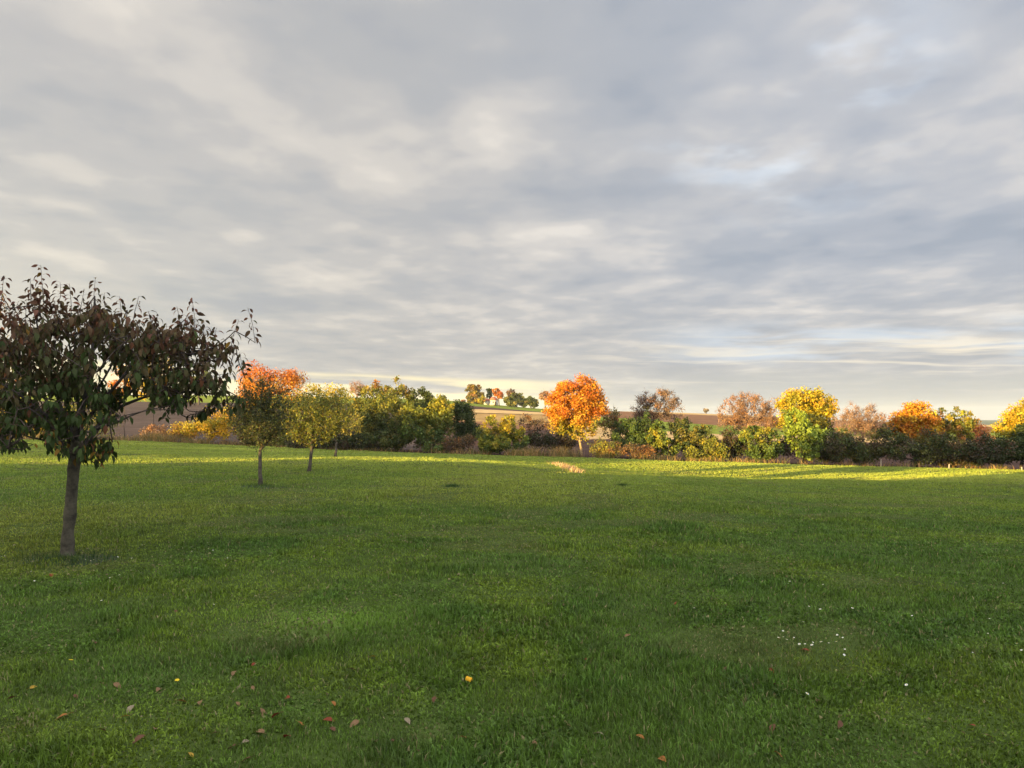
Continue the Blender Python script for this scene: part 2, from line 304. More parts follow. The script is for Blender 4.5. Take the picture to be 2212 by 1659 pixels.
# ------------------------------------------------------------------ grass blades
def grass():
    n = 900000; a, b = 3.0, 64.0; pw = .42
    Y = (a**pw+rng.random(n)*(b**pw-a**pw))**(1/pw); u = (rng.random(n)*2-1)*.80; X = u*Y
    n2 = 560000; Y2 = .6+(rng.random(n2)**1.5)*58; X2 = np.sign(rng.random(n2)-.5)*(.8*Y2+rng.random(n2)*(3.5+.12*Y2)); m2 = 60000; Y3 = .6+rng.random(m2)*2.4; X3 = (rng.random(m2)*2-1)*.8*Y3
    X = np.concatenate([X, X2, X3]); Y = np.concatenate([Y, Y2, Y3])
    keep = Y < yedge(X/Y)+.35; X = X[keep]; Y = Y[keep]; n = len(X)
    tuft = N1.fbm(X*1.7, Y*1.7, 3); patch = N2.fbm(X*.35+9, Y*.35, 3); big = N3.fbm(X*.09, Y*.09, 3); yel = N4.fbm(X*.8, Y*.8, 3); mic = N4(X*7, Y*7)
    d = np.maximum(Y, 3.)
    h = (.024+.020*sstep(.35, .75, tuft)+.03*sstep(.60, .78, patch)*sstep(.4, .6, tuft))*(.55+.9*rng.random(n))
    # a few lush tufts seen near the viewer
    for (px, py, r, hh) in ((690, 1370, .45, .07), (1000, 1330, .5, .04), (1120, 1370, .55, .055), (1390, 1475, .6, .05), (1520, 1560, .5, .06), (650, 1390, .3, .05), (300, 1440, .4, .03), (1260, 1510, .4, .03), (562, 1050, .45, .05), (148, 1207, .40, .06), (1240, 1420, .3, .04)):
        p = ground_at(px, py); h += .6*hh*np.exp(-((X-p[0])**2+(Y-p[1])**2*.6)/r**2)*(.4+.6*rng.random(n))
    h *= 1+.012*(d-3)
    w = .0042*(d/3.2)**.88*(.7+.7*rng.random(n))
    broad = (N1.fbm(X*1.1+20, Y*1.1, 3) > .52) & (rng.random(n) < .45*sstep(16, 8, Y)) & (Y < 25); w = np.where(broad, w*3.2, w); h = np.where(broad, h*.62, h)
    ang = rng.random(n)*2*math.pi; lean = (.15+.75*rng.random(n)**1.4); lean = np.where(broad, lean*1.4, lean)
    gr = N2.fbm(X*.9+5, Y*.9+3, 2)*8; dirx = np.cos(gr)*.35+np.cos(ang); diry = np.sin(gr)*.35+np.sin(ang); dn = np.hypot(dirx, diry)+1e-6; dirx /= dn; diry /= dn
    dead = sstep(.60, .72, N4.fbm(X*.55+40, Y*.7, 4)); h *= 1-.35*dead
    fa = rng.random(n)*math.pi; sx = np.cos(fa); sy = np.sin(fa)
    z0 = gz(X, Y)-.004
    V = np.zeros((n, 5, 3))
    for k, (fh, fl, fw) in enumerate(((0, 0, 1), (0, 0, -1), (.62, .35, -.8), (.62, .35, .8), (1, 1, 0))):
        V[:, k, 0] = X+dirx*h*lean*fl+sx*w*.5*fw; V[:, k, 1] = Y+diry*h*lean*fl+sy*w*.5*fw; V[:, k, 2] = z0+h*fh*(1-.35*lean*fl)
    g1 = np.array([.088, .155, .020]); g2 = np.array([.135, .195, .018]); g3 = np.array([.055, .120, .016]); g4 = np.array([.24, .25, .035])
    t = sstep(.35, .68, yel)[:, None]; c = g1*(1-t)+g2*t
    t = (sstep(.5, .72, tuft)*.5)[:, None]; c = c*(1-t)+g3*t
    t = (sstep(.52, .75, big)*.6)[:, None]; c = c*(1-t)+g4*t
    dew_light = (sstep(10, 40, Y)*(.45+.40*sstep(.4, .7, N3.fbm(X*.11+3, Y*.2, 3))))[:, None]; c = c*(1-dew_light)+np.array([.38, .42, .062])*dew_light  # far grass paled for dew, and to put sunlit brightness into its colour
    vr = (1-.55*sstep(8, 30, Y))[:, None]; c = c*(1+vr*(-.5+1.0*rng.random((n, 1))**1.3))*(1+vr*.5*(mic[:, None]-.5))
    c = c*(1-.35*dead[:, None])+np.array([.13, .125, .045])*.35*dead[:, None]
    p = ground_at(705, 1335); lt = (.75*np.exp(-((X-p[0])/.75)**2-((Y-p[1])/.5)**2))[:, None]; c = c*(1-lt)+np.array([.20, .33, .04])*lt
    straw = rng.random(n) < .035+.08*dead; c[straw] = np.array([.26, .22, .10])*(.6+.6*rng.random((straw.sum(), 1)))
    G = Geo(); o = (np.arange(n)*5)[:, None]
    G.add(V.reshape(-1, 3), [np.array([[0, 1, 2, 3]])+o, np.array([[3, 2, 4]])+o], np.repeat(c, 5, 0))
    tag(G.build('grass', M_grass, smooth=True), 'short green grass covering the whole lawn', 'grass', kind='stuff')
grass()
# ------------------------------------------------------------------ trees
def skeleton(base, fork, targets, r0, jit=.06, kinks=2, trunk_n=5, lean=None, rr=None):
    """nodes grown from the trunk to every target; returns edges with radii by the pipe model"""
    rr = rr or rng
    P = [np.array(base, float)]; par = [-1]
    for i in range(1, trunk_n+1):
        f = i/trunk_n; q = base*(1-f)+fork*f
        if i < trunk_n: q = q+rr.normal(0, .012, 3)*np.linalg.norm(fork-base)
        P.append(q); par.append(len(P)-2)
    nt = len(P)-1
    order = np.argsort(np.linalg.norm(targets-fork, axis=1)*(.8+.4*rr.random(len(targets))))
    tips = []
    for t in targets[order]:
        A = np.array(P[nt:]); d = np.linalg.norm(A-t, axis=1); back = np.maximum(0, np.linalg.norm(A-fork, axis=1)-np.linalg.norm(t-fork))
        b = int(np.argmin(d+1.6*back))+nt; p0 = P[b]; L = np.linalg.norm(t-p0); prev = b
        for k in range(1, kinks+1):
            f = k/(kinks+1); q = p0*(1-f)+t*f+rr.normal(0, jit, 3)*L+np.array([0, 0, .07*L*math.sin(math.pi*f)])
            P.append(q); par.append(prev); prev = len(P)-1
        P.append(t); par.append(prev); tips.append(len(P)-1)
    P = np.array(P); par = np.array(par); cnt = np.zeros(len(P)); cnt[tips] = 1
    for i in range(len(P)-1, 0, -1): cnt[par[i]] += cnt[i]
    rad = r0*(np.maximum(cnt, .6)/cnt[0])**.48
    return P, par, rad, tips, nt
def emit_skel(g, P, par, rad, nt, k=5, rmin=.0, flare=1.25, bark=(.09, .07, .055), trunk_k=10):
    t = P[:nt+1]; rt = rad[:nt+1].copy(); f = np.linspace(0, 1, nt+1); rt = rad[0]*(1-.22*f)*(1+(flare-1)*np.exp(-f*9))
    g.tube(t, rt, trunk_k, col=bark)
    ch = {}
    for i in range(nt+1, len(P)): ch.setdefault(par[i], []).append(i)
    started = [(nt, c) for c in ch.get(nt, [])]
    stack = started
    while stack:
        p, c = stack.pop(); pts = [P[p], P[c]]; rs = [min(rad[p] if p != nt else rt[-1], rad[c]*1.25), rad[c]]; cur = c
        while ch.get(cur):
            cs = sorted(ch[cur], key=lambda i: -rad[i]); 
            for o in cs[1:]: stack.append((cur, o))
            cur = cs[0]; pts.append(P[cur]); rs.append(rad[cur])
        g.tube(pts, np.maximum(np.array(rs), rmin), k, col=bark)
def lobe_points(lobes, n, rr, shell=.5, depth=1.0):
    L = np.array([l[:2] for l in lobes]); 
    w = np.array([l[3]*l[4]*l[5] for l in lobes])**.67; pick = rr.choice(len(lobes), n, p=w/w.sum())
    d = unit(rr.normal(size=(n, 3))); r = (shell**3+(1-shell**3)*rr.random(n))**(1/3)
    C = np.array([l[:3] for l in lobes])[pick]; R = np.array([l[3:6] for l in lobes])[pick]
    return C+d*r[:, None]*R, d
def pal(cols, n, rr):
    w = np.array([c[3] for c in cols]); return np.array([c[:3] for c in cols])[rr.choice(len(cols), n, p=w/w.sum())]
def make_tree(name, label, cat, Y, bx, lobes, cols, nc=70, nl=5000, ls=.13, tr=.10, fork=.3, bark=(.07, .055, .045), sparse=False, group=None, top=None, topcols=None, topy=None,
              clump=.17, by=None, twig=0, zbias=.45, shell=.45, lean=0, seed=None, low=None, lowy=None, spiky=0.0, dscale=1.0):
    """lobes in 2212-px picture units (cx,cy,rx,ry[,depth offset m]) turned to metres at distance Y"""
    rr = np.random.default_rng(seed if seed is not None else abs(hash((bx, Y, lobes[0][0]))) % 99991)
    if Y > 290: lobes = [(l[0], l[1]+3.0)+tuple(l[2:]) for l in lobes]
    m = Y/(F*S); x0 = ux(bx)*Y; base = np.array([x0, Y, float(gz(x0, Y))-.05])
    L3 = []
    for l in lobes:
        c = unproj(l[0], l[1], Y+(l[4] if len(l) > 4 else 0)); L3.append((c[0], c[1], c[2], l[2]*m, max(l[2], l[3])*m*.85*dscale, l[3]*m))
    T, _ = lobe_points(L3, nc, rr, shell); gzt = gz(T[:, 0], T[:, 1]); T[:, 2] = np.maximum(T[:, 2], gzt+.25)
    cz = np.mean([l[2] for l in L3]); czlo = min(l[2]-l[5] for l in L3); cen = np.average(np.array([l[:3] for l in L3]), axis=0, weights=[l[3] for l in L3])
    fk = np.array([base[0]*.6+cen[0]*.4, Y*.6+cen[1]*.4, base[2]+(czlo-base[2])*.9+fork])
    if by is not None: fk = unproj(by[0], by[1], Y)
    P, par, rad, tips, nt = skeleton(base, fk, T, tr, rr=rr)
    root = empty(name, base); tag(root, label, cat, group)
    gt = Geo(); emit_skel(gt, P, par, rad, nt, k=4, rmin=.008, bark=bark, trunk_k=8)
    if twig:
        for t in T:
            for _ in range(twig):
                d = unit(unit(t-fk)+rr.normal(0, .7, 3)+np.array([0, 0, .35])); ln = (.25+.45*rr.random())*max(.5, m*18)
                gt.tube([t, t+d*ln*.5+rr.normal(0, .04, 3), t+d*ln+rr.normal(0, .08, 3)], [.012, .009, .005], 3, cap=False, col=bark)
    gt.build('trunk' if cat == 'tree' else 'stems', M_bark, root, smooth=True, origin=base)
    gl = Geo(); R = np.mean([l[3] for l in L3]); cr = clump*(max(l[3] for l in L3)*.6+R*.4)+.12
    ci = rr.integers(0, nc, nl); off = unit(rr.normal(0, 1, (nl, 3)))*(rr.random((nl, 1))**.55)*1.55*cr*np.array([1, 1, .8])
    if spiky: 
        up = rr.random(nl)**1.5; ax = unit(T-fk)*.8+np.array([0, 0, .7])+rr.normal(0, .35, T.shape); off = off*.75*(1-up[:, None]*.6)+ax[ci]*up[:, None]*cr*spiky*.55
    pos = T[ci]+off; gg = gz(pos[:, 0], pos[:, 1]); ok = pos[:, 2] > gg+.05; pos = pos[ok]; ci = ci[ok]; n = len(pos)
    pxx, pyy = proj(pos[:, 0], pos[:, 1], pos[:, 2])
    cc = pal(cols, nc, rr)[ci]*.7+pal(cols, n, rr)*.3
    if topcols is not None:
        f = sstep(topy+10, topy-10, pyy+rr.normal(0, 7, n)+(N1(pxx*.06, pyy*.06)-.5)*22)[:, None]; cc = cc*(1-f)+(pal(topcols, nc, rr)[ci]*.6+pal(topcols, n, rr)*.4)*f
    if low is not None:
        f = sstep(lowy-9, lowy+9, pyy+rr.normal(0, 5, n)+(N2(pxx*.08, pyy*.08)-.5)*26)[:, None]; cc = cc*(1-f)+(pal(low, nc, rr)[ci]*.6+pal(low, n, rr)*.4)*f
    cc = cc*(.72+.56*rr.random((n, 1)))
    out = unit(pos-cen); nr = unit(out*.45+np.array([0, 0, zbias])+rr.normal(0, .9, (n, 3))); ax = rr.normal(size=(n, 3))+np.array([0, 0, -.35])+out*.3
    s = ls*(.55+.8*rr.random(n)); leaves(gl, pos-unit(ax)*s[:, None]*.5, ax, nr, s, s*.8, cc)
    gl.build('crown' if cat == 'tree' else 'foliage', M_leaf, root, origin=base)
    return root
# palettes (linear albedo, weight)
ORANGE = [(.46, .150, .015, 4), (.52, .21, .02, 4), (.42, .10, .012, 2), (.52, .30, .03, 3)]
RED = [(.46, .095, .015, 4), (.44, .14, .02, 3), (.50, .20, .03, 3)]
YEL = [(.50, .33, .02, 4), (.48, .24, .02, 2), (.34, .29, .02, 3)]
YGRN = [(.25, .24, .025, 4), (.36, .27, .03, 2), (.13, .15, .025, 4)]
OLIVE = [(.12, .12, .025, 4), (.08, .10, .025, 3), (.22, .17, .03, 2)]
GREEN = [(.065, .105, .02, 4), (.10, .15, .03, 3), (.045, .075, .02, 2)]
DKGRN = [(.038, .055, .014, 4), (.055, .075, .018, 3), (.028, .042, .012, 2)]  # lowered to put the shade of the hedge foot into the leaf colour
PINK = [(.34, .20, .12, 4), (.28, .13, .06, 2), (.24, .16, .11, 3)]
BROWN = [(.070, .045, .028, 4), (.11, .06, .03, 2), (.055, .042, .025, 3)]  # browns darkened as well, holding shade at the hedge foot
RUST = [(.30, .13, .04, 3), (.20, .10, .04, 3), (.14, .10, .04, 3)]
exec_trees = [
 # --- far background behind the orchard, left
 dict(name='tree', label='yellow tree glimpsed through the crown of the near cherry tree', cat='tree', Y=74, bx=335, lobes=[(338, 800, 38, 40), (315, 835, 34, 30)], cols=YEL, nc=45, nl=3200, ls=.16, tr=.04),
 dict(name='tree', label='small orange tree seen through a gap in the near cherry crown', cat='tree', Y=76, bx=270, lobes=[(272, 812, 30, 30), (262, 842, 25, 25)], cols=ORANGE, nc=35, nl=2200, ls=.16, tr=.04),
 dict(name='bush', label='pale golden bush lit behind the left edge of the cherry tree', cat='bush', Y=66, bx=45, lobes=[(30, 895, 50, 42), (70, 920, 35, 28), (5, 860, 40, 40)], cols=YEL+YGRN, nc=60, nl=4500, ls=.14),
 dict(name='bush', label='olive bush behind the cherry trunk at the lawn edge', cat='bush', Y=67, bx=185, lobes=[(170, 905, 50, 36), (225, 900, 30, 40)], cols=OLIVE+YGRN, nc=60, nl=4200, ls=.14),
 dict(name='tree', label='dull green tree on the skyline just right of the cherry crown', cat='tree', Y=230, bx=430, lobes=[(428, 812, 18, 16), (418, 830, 22, 16), (440, 826, 14, 12)], cols=OLIVE, nc=40, nl=2200, ls=.5, tr=.3),
 dict(name='bush', label='bright yellow-green bush left of the slender young fruit tree', cat='bush', Y=62, bx=448, lobes=[(440, 925, 40, 28), (470, 905, 40, 34), (415, 935, 22, 20), (490, 930, 34, 28)], cols=YGRN+YEL, nc=80, nl=7500, ls=.13, low=YEL, lowy=925),
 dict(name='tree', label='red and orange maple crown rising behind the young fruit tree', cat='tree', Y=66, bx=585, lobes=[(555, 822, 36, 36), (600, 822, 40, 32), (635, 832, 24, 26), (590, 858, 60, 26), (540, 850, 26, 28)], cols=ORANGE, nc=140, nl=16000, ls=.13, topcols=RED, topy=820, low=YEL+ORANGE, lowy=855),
 dict(name='bush', label='olive yellow bush behind the young fruit tree below the red maple', cat='bush', Y=61, bx=580, lobes=[(560, 920, 50, 36), (620, 920, 50, 38), (590, 880, 50, 25), (600, 948, 62, 16)], cols=YGRN+OLIVE, nc=140, nl=10500, ls=.14),
 dict(name='tree', label='golden green tree behind the second young fruit tree', cat='tree', Y=62, bx=700, lobes=[(680, 866, 44, 36), (728, 868, 40, 34), (660, 905, 48, 40), (725, 915, 50, 42), (700, 945, 56, 18)], cols=YGRN+OLIVE, nc=150, nl=13000, ls=.14, topcols=YGRN+YEL, topy=865),
 dict(name='tree', label='bare pinkish tree with round top on the skyline left of the tall thicket', cat='tree', Y=120, bx=771, lobes=[(771, 840, 17, 15)], cols=PINK, nc=50, nl=900, ls=.16, twig=7, bark=(.28, .17, .12), tr=.12, clump=.2),
 dict(name='tree', label='tall yellow-green tree with reddish top at the back of the thicket', cat='tree', Y=64, bx=835, lobes=[(812, 862, 36, 34), (848, 850, 34, 30), (872, 868, 30, 34), (790, 885, 34, 30), (840, 905, 62, 40), (775, 900, 26, 30)], cols=OLIVE+YGRN, nc=190, nl=17000, ls=.15, topcols=RUST+YGRN+ORANGE[:1], topy=838, spiky=1.2),
 dict(name='tree', label='darker green pointed tree at the right shoulder of the thicket', cat='tree', Y=63, bx=925, lobes=[(905, 868, 30, 26), (938, 868, 24, 22), (925, 895, 42, 30)], cols=OLIVE+DKGRN, nc=80, nl=7000, ls=.15, spiky=1.2),
 dict(name='bush', label='broad leafy dark green bush at the front left of the thicket', cat='bush', Y=59, bx=820, lobes=[(800, 905, 40, 36), (845, 905, 42, 38), (780, 945, 34, 28), (840, 942, 50, 28), (820, 958, 62, 16)], cols=DKGRN+OLIVE, nc=190, nl=17000, ls=.15, topcols=OLIVE+YGRN, topy=885, spiky=1.6),
 dict(name='bush', label='upright yellow-green bush at the front right of the thicket', cat='bush', Y=58.5, bx=925, lobes=[(895, 920, 34, 40), (945, 905, 30, 36), (930, 938, 44, 30), (960, 890, 14, 22), (935, 962, 48, 14)], cols=OLIVE+GREEN, nc=170, nl=15500, ls=.15, topcols=YGRN, topy=910, spiky=1.8),
 dict(name='bush', label='dark brown bramble bush behind the trunk of the second young fruit tree', cat='bush', Y=58.5, bx=690, lobes=[(655, 955, 34, 14), (710, 950, 40, 18)], cols=BROWN+DKGRN, nc=80, nl=5000, ls=.12, twig=1),
 dict(name='bush', label='dark bramble bush behind the smallest fruit tree', cat='bush', Y=58, bx=760, lobes=[(750, 950, 34, 20), (785, 958, 26, 14)], cols=DKGRN+BROWN, nc=80, nl=5000, ls=.12, twig=1),
 dict(name='bush', label='dark green round bush between the thicket and the yellow bush', cat='bush', Y=61, bx=1002, lobes=[(1000, 905, 27, 34), (1008, 938, 32, 28), (995, 885, 16, 18)], cols=DKGRN, nc=110, nl=9500, ls=.14),
 dict(name='bush', label='low rusty brown bush at the lawn edge beside the dark round bush', cat='bush', Y=57, bx=990, lobes=[(975, 962, 22, 16), (1005, 956, 22, 18)], cols=RUST+BROWN, nc=40, nl=2400, ls=.11, twig=2),
 dict(name='bush', label='sunlit yellow bush alone left of the gap beside the orange maple', cat='bush', Y=57, bx=1080, lobes=[(1070, 935, 34, 32), (1050, 950, 24, 24), (1100, 930, 26, 28), (1085, 960, 48, 16), (1125, 950, 12, 18), (1060, 966, 30, 10)], cols=YGRN+GREEN, nc=150, nl=13000, ls=.14, topcols=YGRN+YEL[:1], topy=935, spiky=.7),
 dict(name='shrub', label='thin brown shrub in the gap at the left foot of the orange maple', cat='shrub', Y=64, bx=1160, lobes=[(1178, 912, 18, 18), (1150, 925, 18, 20), (1135, 910, 14, 16)], cols=BROWN+RUST, nc=45, nl=1100, ls=.12, twig=4, tr=.05),
 dict(name='bush', label='dark brown bramble bush in the gap left of the orange maple trunk', cat='bush', Y=60, bx=1170, lobes=[(1160, 950, 26, 18), (1200, 952, 30, 20), (1225, 955, 20, 18)], cols=BROWN+DKGRN[:1], nc=90, nl=5500, ls=.12, twig=2, tr=.05),
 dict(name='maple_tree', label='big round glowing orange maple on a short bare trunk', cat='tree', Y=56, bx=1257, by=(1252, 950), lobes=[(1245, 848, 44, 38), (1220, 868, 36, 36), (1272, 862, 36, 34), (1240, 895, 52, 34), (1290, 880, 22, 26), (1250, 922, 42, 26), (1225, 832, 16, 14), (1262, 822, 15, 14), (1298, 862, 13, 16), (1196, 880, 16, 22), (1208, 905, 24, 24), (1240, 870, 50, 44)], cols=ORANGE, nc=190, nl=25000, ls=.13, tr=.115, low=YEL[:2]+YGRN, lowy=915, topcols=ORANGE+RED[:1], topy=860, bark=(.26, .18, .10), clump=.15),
 dict(name='bush', label='spindly olive bush at the right foot of the orange maple', cat='bush', Y=60, bx=1318, lobes=[(1310, 925, 22, 28), (1335, 905, 22, 22), (1345, 935, 24, 28)], cols=OLIVE+RUST, nc=70, nl=3200, ls=.13, twig=3, tr=.05),
 dict(name='tree', label='sparse grey twiggy tree standing up out of the dark hedge', cat='tree', Y=60, bx=1418, lobes=[(1395, 880, 32, 32), (1430, 872, 40, 32), (1455, 890, 24, 28), (1400, 905, 40, 20)], cols=PINK+BROWN, nc=150, nl=7500, ls=.095, twig=9, tr=.10, bark=(.13, .09, .07), sparse=True, clump=.09),
 dict(name='bush', label='dark green hedge bush under the left half of the grey twiggy tree', cat='bush', Y=57, bx=1375, lobes=[(1355, 940, 38, 30), (1395, 935, 36, 32), (1375, 962, 50, 22)], cols=DKGRN+GREEN, nc=110, nl=9500, ls=.14, spiky=1.2),
 dict(name='bush', label='yellow-green leafy bush under the centre of the grey twiggy tree', cat='bush', Y=55.5, bx=1430, lobes=[(1425, 945, 24, 32), (1440, 968, 26, 20)], cols=GREEN+YGRN, nc=60, nl=5000, ls=.14, spiky=1.2),
 dict(name='bush', label='dark sprawling bush under the right side of the grey twiggy tree', cat='bush', Y=56, bx=1490, lobes=[(1475, 940, 32, 30), (1510, 950, 34, 28), (1500, 970, 46, 20)], cols=DKGRN+OLIVE, nc=110, nl=9000, ls=.14, spiky=1.2),
 dict(name='bush', label='low yellow tinged bush closing the dark hedge on its right', cat='bush', Y=54.5, bx=1540, lobes=[(1535, 968, 26, 22), (1555, 978, 20, 14), (1500, 980, 20, 12)], cols=OLIVE+YGRN, nc=55, nl=3600, ls=.13, twig=1),
 dict(name='shrub', label='rusty low shrub just right of the orange maple trunk', cat='shrub', Y=54.8, bx=1310, lobes=[(1295, 968, 20, 18), (1325, 970, 24, 18)], cols=RUST+YGRN, nc=50, nl=2600, ls=.11, twig=3, tr=.04),
 dict(name='shrub', label='brown seedy shrub at the foot of the dark hedge', cat='shrub', Y=54.2, bx=1365, lobes=[(1365, 975, 22, 14), (1395, 978, 18, 13)], cols=RUST+BROWN, nc=45, nl=2000, ls=.11, twig=3, tr=.04),
 dict(name='tree', label='wide pinkish twiggy tree left of the yellow maple', cat='tree', Y=58, bx=1615, lobes=[(1590, 885, 36, 34), (1630, 882, 46, 32), (1665, 895, 32, 34), (1580, 915, 30, 28), (1640, 920, 46, 26)], cols=PINK+RUST[:1], nc=210, nl=9500, ls=.09, twig=10, tr=.11, bark=(.22, .14, .10), clump=.08),
 dict(name='bush', label='dark brown bush below the wide pinkish tree', cat='bush', Y=55.5, bx=1590, lobes=[(1590, 955, 28, 30), (1575, 975, 22, 20)], cols=BROWN+DKGRN, nc=60, nl=5000, ls=.13),
 dict(name='bush', label='sunny yellow-green bush in front of the wide pinkish tree', cat='bush', Y=54, bx=1650, lobes=[(1630, 950, 26, 26), (1665, 958, 26, 28), (1650, 978, 34, 14)], cols=GREEN+DKGRN, nc=95, nl=7500, ls=.15, topcols=YGRN+GREEN, topy=962, spiky=1.3),
 dict(name='maple_tree', label='golden yellow maple top between pink twiggy trees', cat='tree', Y=57, bx=1735, lobes=[(1735, 870, 40, 34), (1710, 880, 30, 32), (1770, 885, 30, 36), (1735, 912, 50, 26), (1716, 852, 16, 13), (1756, 852, 18, 14), (1792, 878, 12, 18)], cols=YEL+YGRN[:1], nc=170, nl=19000, ls=.135, tr=.14, low=YGRN+YEL[:1], lowy=900, clump=.15),
 dict(name='tree', label='bright green leafy small tree right below the golden maple', cat='tree', Y=53.5, bx=1728, lobes=[(1722, 912, 22, 28), (1735, 940, 38, 28), (1740, 972, 30, 20), (1765, 950, 18, 22)], cols=[(.13, .17, .03, 3), (.24, .30, .04, 5)], nc=100, nl=8500, ls=.15, spiky=1.5, tr=.08),
 dict(name='bush', label='brown thicket bush filling behind the bright green tree', cat='bush', Y=57, bx=1785, lobes=[(1785, 950, 30, 28), (1760, 972, 34, 24), (1710, 965, 30, 26), (1800, 985, 34, 16)], cols=BROWN+DKGRN, nc=90, nl=6500, ls=.13),
 dict(name='tree', label='pale feathery twiggy tree right of the golden maple', cat='tree', Y=55, bx=1862, lobes=[(1860, 900, 36, 32), (1835, 915, 34, 28), (1885, 918, 30, 28), (1855, 940, 50, 20)], cols=PINK, nc=180, nl=5600, ls=.085, twig=12, tr=.09, bark=(.26, .17, .13), clump=.08),
 dict(name='bush', label='dark brown hedge bush under the pale feathery tree', cat='bush', Y=52.5, bx=1850, lobes=[(1820, 962, 34, 32), (1868, 975, 42, 22), (1905, 955, 30, 36)], cols=BROWN+DKGRN+OLIVE, nc=120, nl=9000, ls=.13),
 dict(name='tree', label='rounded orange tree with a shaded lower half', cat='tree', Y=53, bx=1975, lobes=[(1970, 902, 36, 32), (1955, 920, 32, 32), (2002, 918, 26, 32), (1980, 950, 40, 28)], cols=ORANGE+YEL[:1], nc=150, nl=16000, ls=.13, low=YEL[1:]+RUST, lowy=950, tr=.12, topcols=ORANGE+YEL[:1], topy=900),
 dict(name='bush', label='dark brown bush beneath the rounded orange tree', cat='bush', Y=51, bx=1965, lobes=[(1945, 970, 34, 32), (1990, 980, 36, 22), (2012, 960, 22, 34)], cols=BROWN+DKGRN+OLIVE, nc=90, nl=7000, ls=.13),
 dict(name='tree', label='olive green tree right of the rounded orange tree', cat='tree', Y=54, bx=2050, lobes=[(2030, 912, 20, 26), (2062, 918, 34, 30), (2085, 925, 24, 28), (2055, 955, 44, 26)], cols=OLIVE+YGRN+RUST[:1], nc=110, nl=8500, ls=.14, tr=.10, spiky=1.0),
 dict(name='tree', label='small coral red tree low behind the hedge near the right edge', cat='tree', Y=60, bx=2115, lobes=[(2112, 938, 30, 26), (2135, 950, 22, 16), (2095, 955, 28, 16)], cols=[(.55, .17, .06, 3), (.50, .25, .06, 2)], nc=60, nl=5000, ls=.14),
 dict(name='bush', label='dark green hedge bush below the olive tree', cat='bush', Y=51, bx=2055, lobes=[(2040, 975, 34, 32), (2085, 980, 40, 22)], cols=DKGRN+BROWN+OLIVE, nc=100, nl=7500, ls=.13),
 dict(name='bush', label='dark bush below the coral red tree', cat='bush', Y=50, bx=2135, lobes=[(2125, 974, 34, 30), (2165, 978, 30, 28)], cols=DKGRN+BROWN, nc=90, nl=6500, ls=.13),
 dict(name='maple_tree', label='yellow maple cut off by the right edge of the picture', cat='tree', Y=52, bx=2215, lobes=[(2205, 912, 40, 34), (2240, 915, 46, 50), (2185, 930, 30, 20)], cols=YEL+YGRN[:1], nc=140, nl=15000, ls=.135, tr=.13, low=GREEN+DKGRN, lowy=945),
 dict(name='bush', label='dark green bush under the yellow maple at the right edge', cat='bush', Y=50.5, bx=2200, lobes=[(2190, 965, 30, 30), (2225, 960, 40, 45)], cols=DKGRN, nc=90, nl=7500, ls=.14),
 dict(name='shrub', label='rusty shrub in the weeds behind the right branches of the cherry tree', cat='shrub', Y=65, bx=345, lobes=[(340, 932, 22, 14), (318, 938, 14, 10)], cols=RUST+PINK, nc=50, nl=2600, ls=.12, twig=2, tr=.04),
 dict(name='shrub', label='small golden shrub touching the left side of the bright yellow-green bush', cat='shrub', Y=64, bx=392, lobes=[(388, 930, 18, 16), (402, 938, 16, 12)], cols=YEL+RUST, nc=50, nl=2600, ls=.12, twig=1, tr=.04),
 dict(name='bush', label='dark hedge bush just beyond the right edge of the picture', cat='bush', Y=49, bx=2300, lobes=[(2290, 975, 50, 34), (2340, 970, 50, 40)], cols=DKGRN+BROWN, nc=90, nl=6000, ls=.14),
 dict(name='tree', label='russet tree standing in the hedge beyond the right edge', cat='tree', Y=50, bx=2420, lobes=[(2400, 920, 50, 42), (2450, 930, 46, 38), (2420, 970, 70, 34)], cols=RUST+OLIVE, nc=100, nl=8000, ls=.15),
 dict(name='bush', label='olive hedge bush farther beyond the right edge', cat='bush', Y=48, bx=2540, lobes=[(2520, 965, 60, 44), (2600, 975, 60, 40)], cols=OLIVE+DKGRN, nc=90, nl=6500, ls=.15),
 dict(name='bush', label='golden bush beyond the left edge of the picture', cat='bush', Y=66, bx=-90, lobes=[(-80, 905, 50, 44), (-140, 915, 50, 34)], cols=YEL+YGRN, nc=80, nl=6500, ls=.15),
 dict(name='tree', label='olive tree in the hedge line beyond the left edge', cat='tree', Y=66, bx=-240, lobes=[(-230, 870, 60, 50), (-260, 920, 80, 34)], cols=OLIVE+YGRN, nc=100, nl=8000, ls=.16),
 dict(name='bush', label='green hedge bush farther beyond the left edge', cat='bush', Y=66, bx=-400, lobes=[(-390, 910, 80, 44)], cols=GREEN+OLIVE, nc=70, nl=6000, ls=.16),
 # --- on the hill
 dict(name='tree', label='large round olive gold tree left of the hilltop cottage', cat='tree', Y=335, bx=1026, lobes=[(1018, 840, 12, 15), (1032, 840, 14, 15), (1026, 855, 20, 12), (1026, 866, 20, 7)], cols=OLIVE+YEL[:1]+RUST, nc=90, nl=5000, ls=.75, tr=.5, clump=.14, topcols=RUST+OLIVE, topy=838),
 dict(name='bush', label='yellow bush at the foot of the big hilltop tree', cat='bush', Y=325, bx=1040, lobes=[(1041, 860, 7, 8)], cols=YEL+YGRN, nc=30, nl=1400, ls=.6, tr=.2),
 dict(name='tree', label='dark conifer behind the cottage roof on the hill', cat='tree', Y=345, bx=1056, lobes=[(1056, 848, 8, 12), (1064, 846, 7, 7)], cols=DKGRN, nc=45, nl=2200, ls=.65, tr=.4, spiky=1.5),
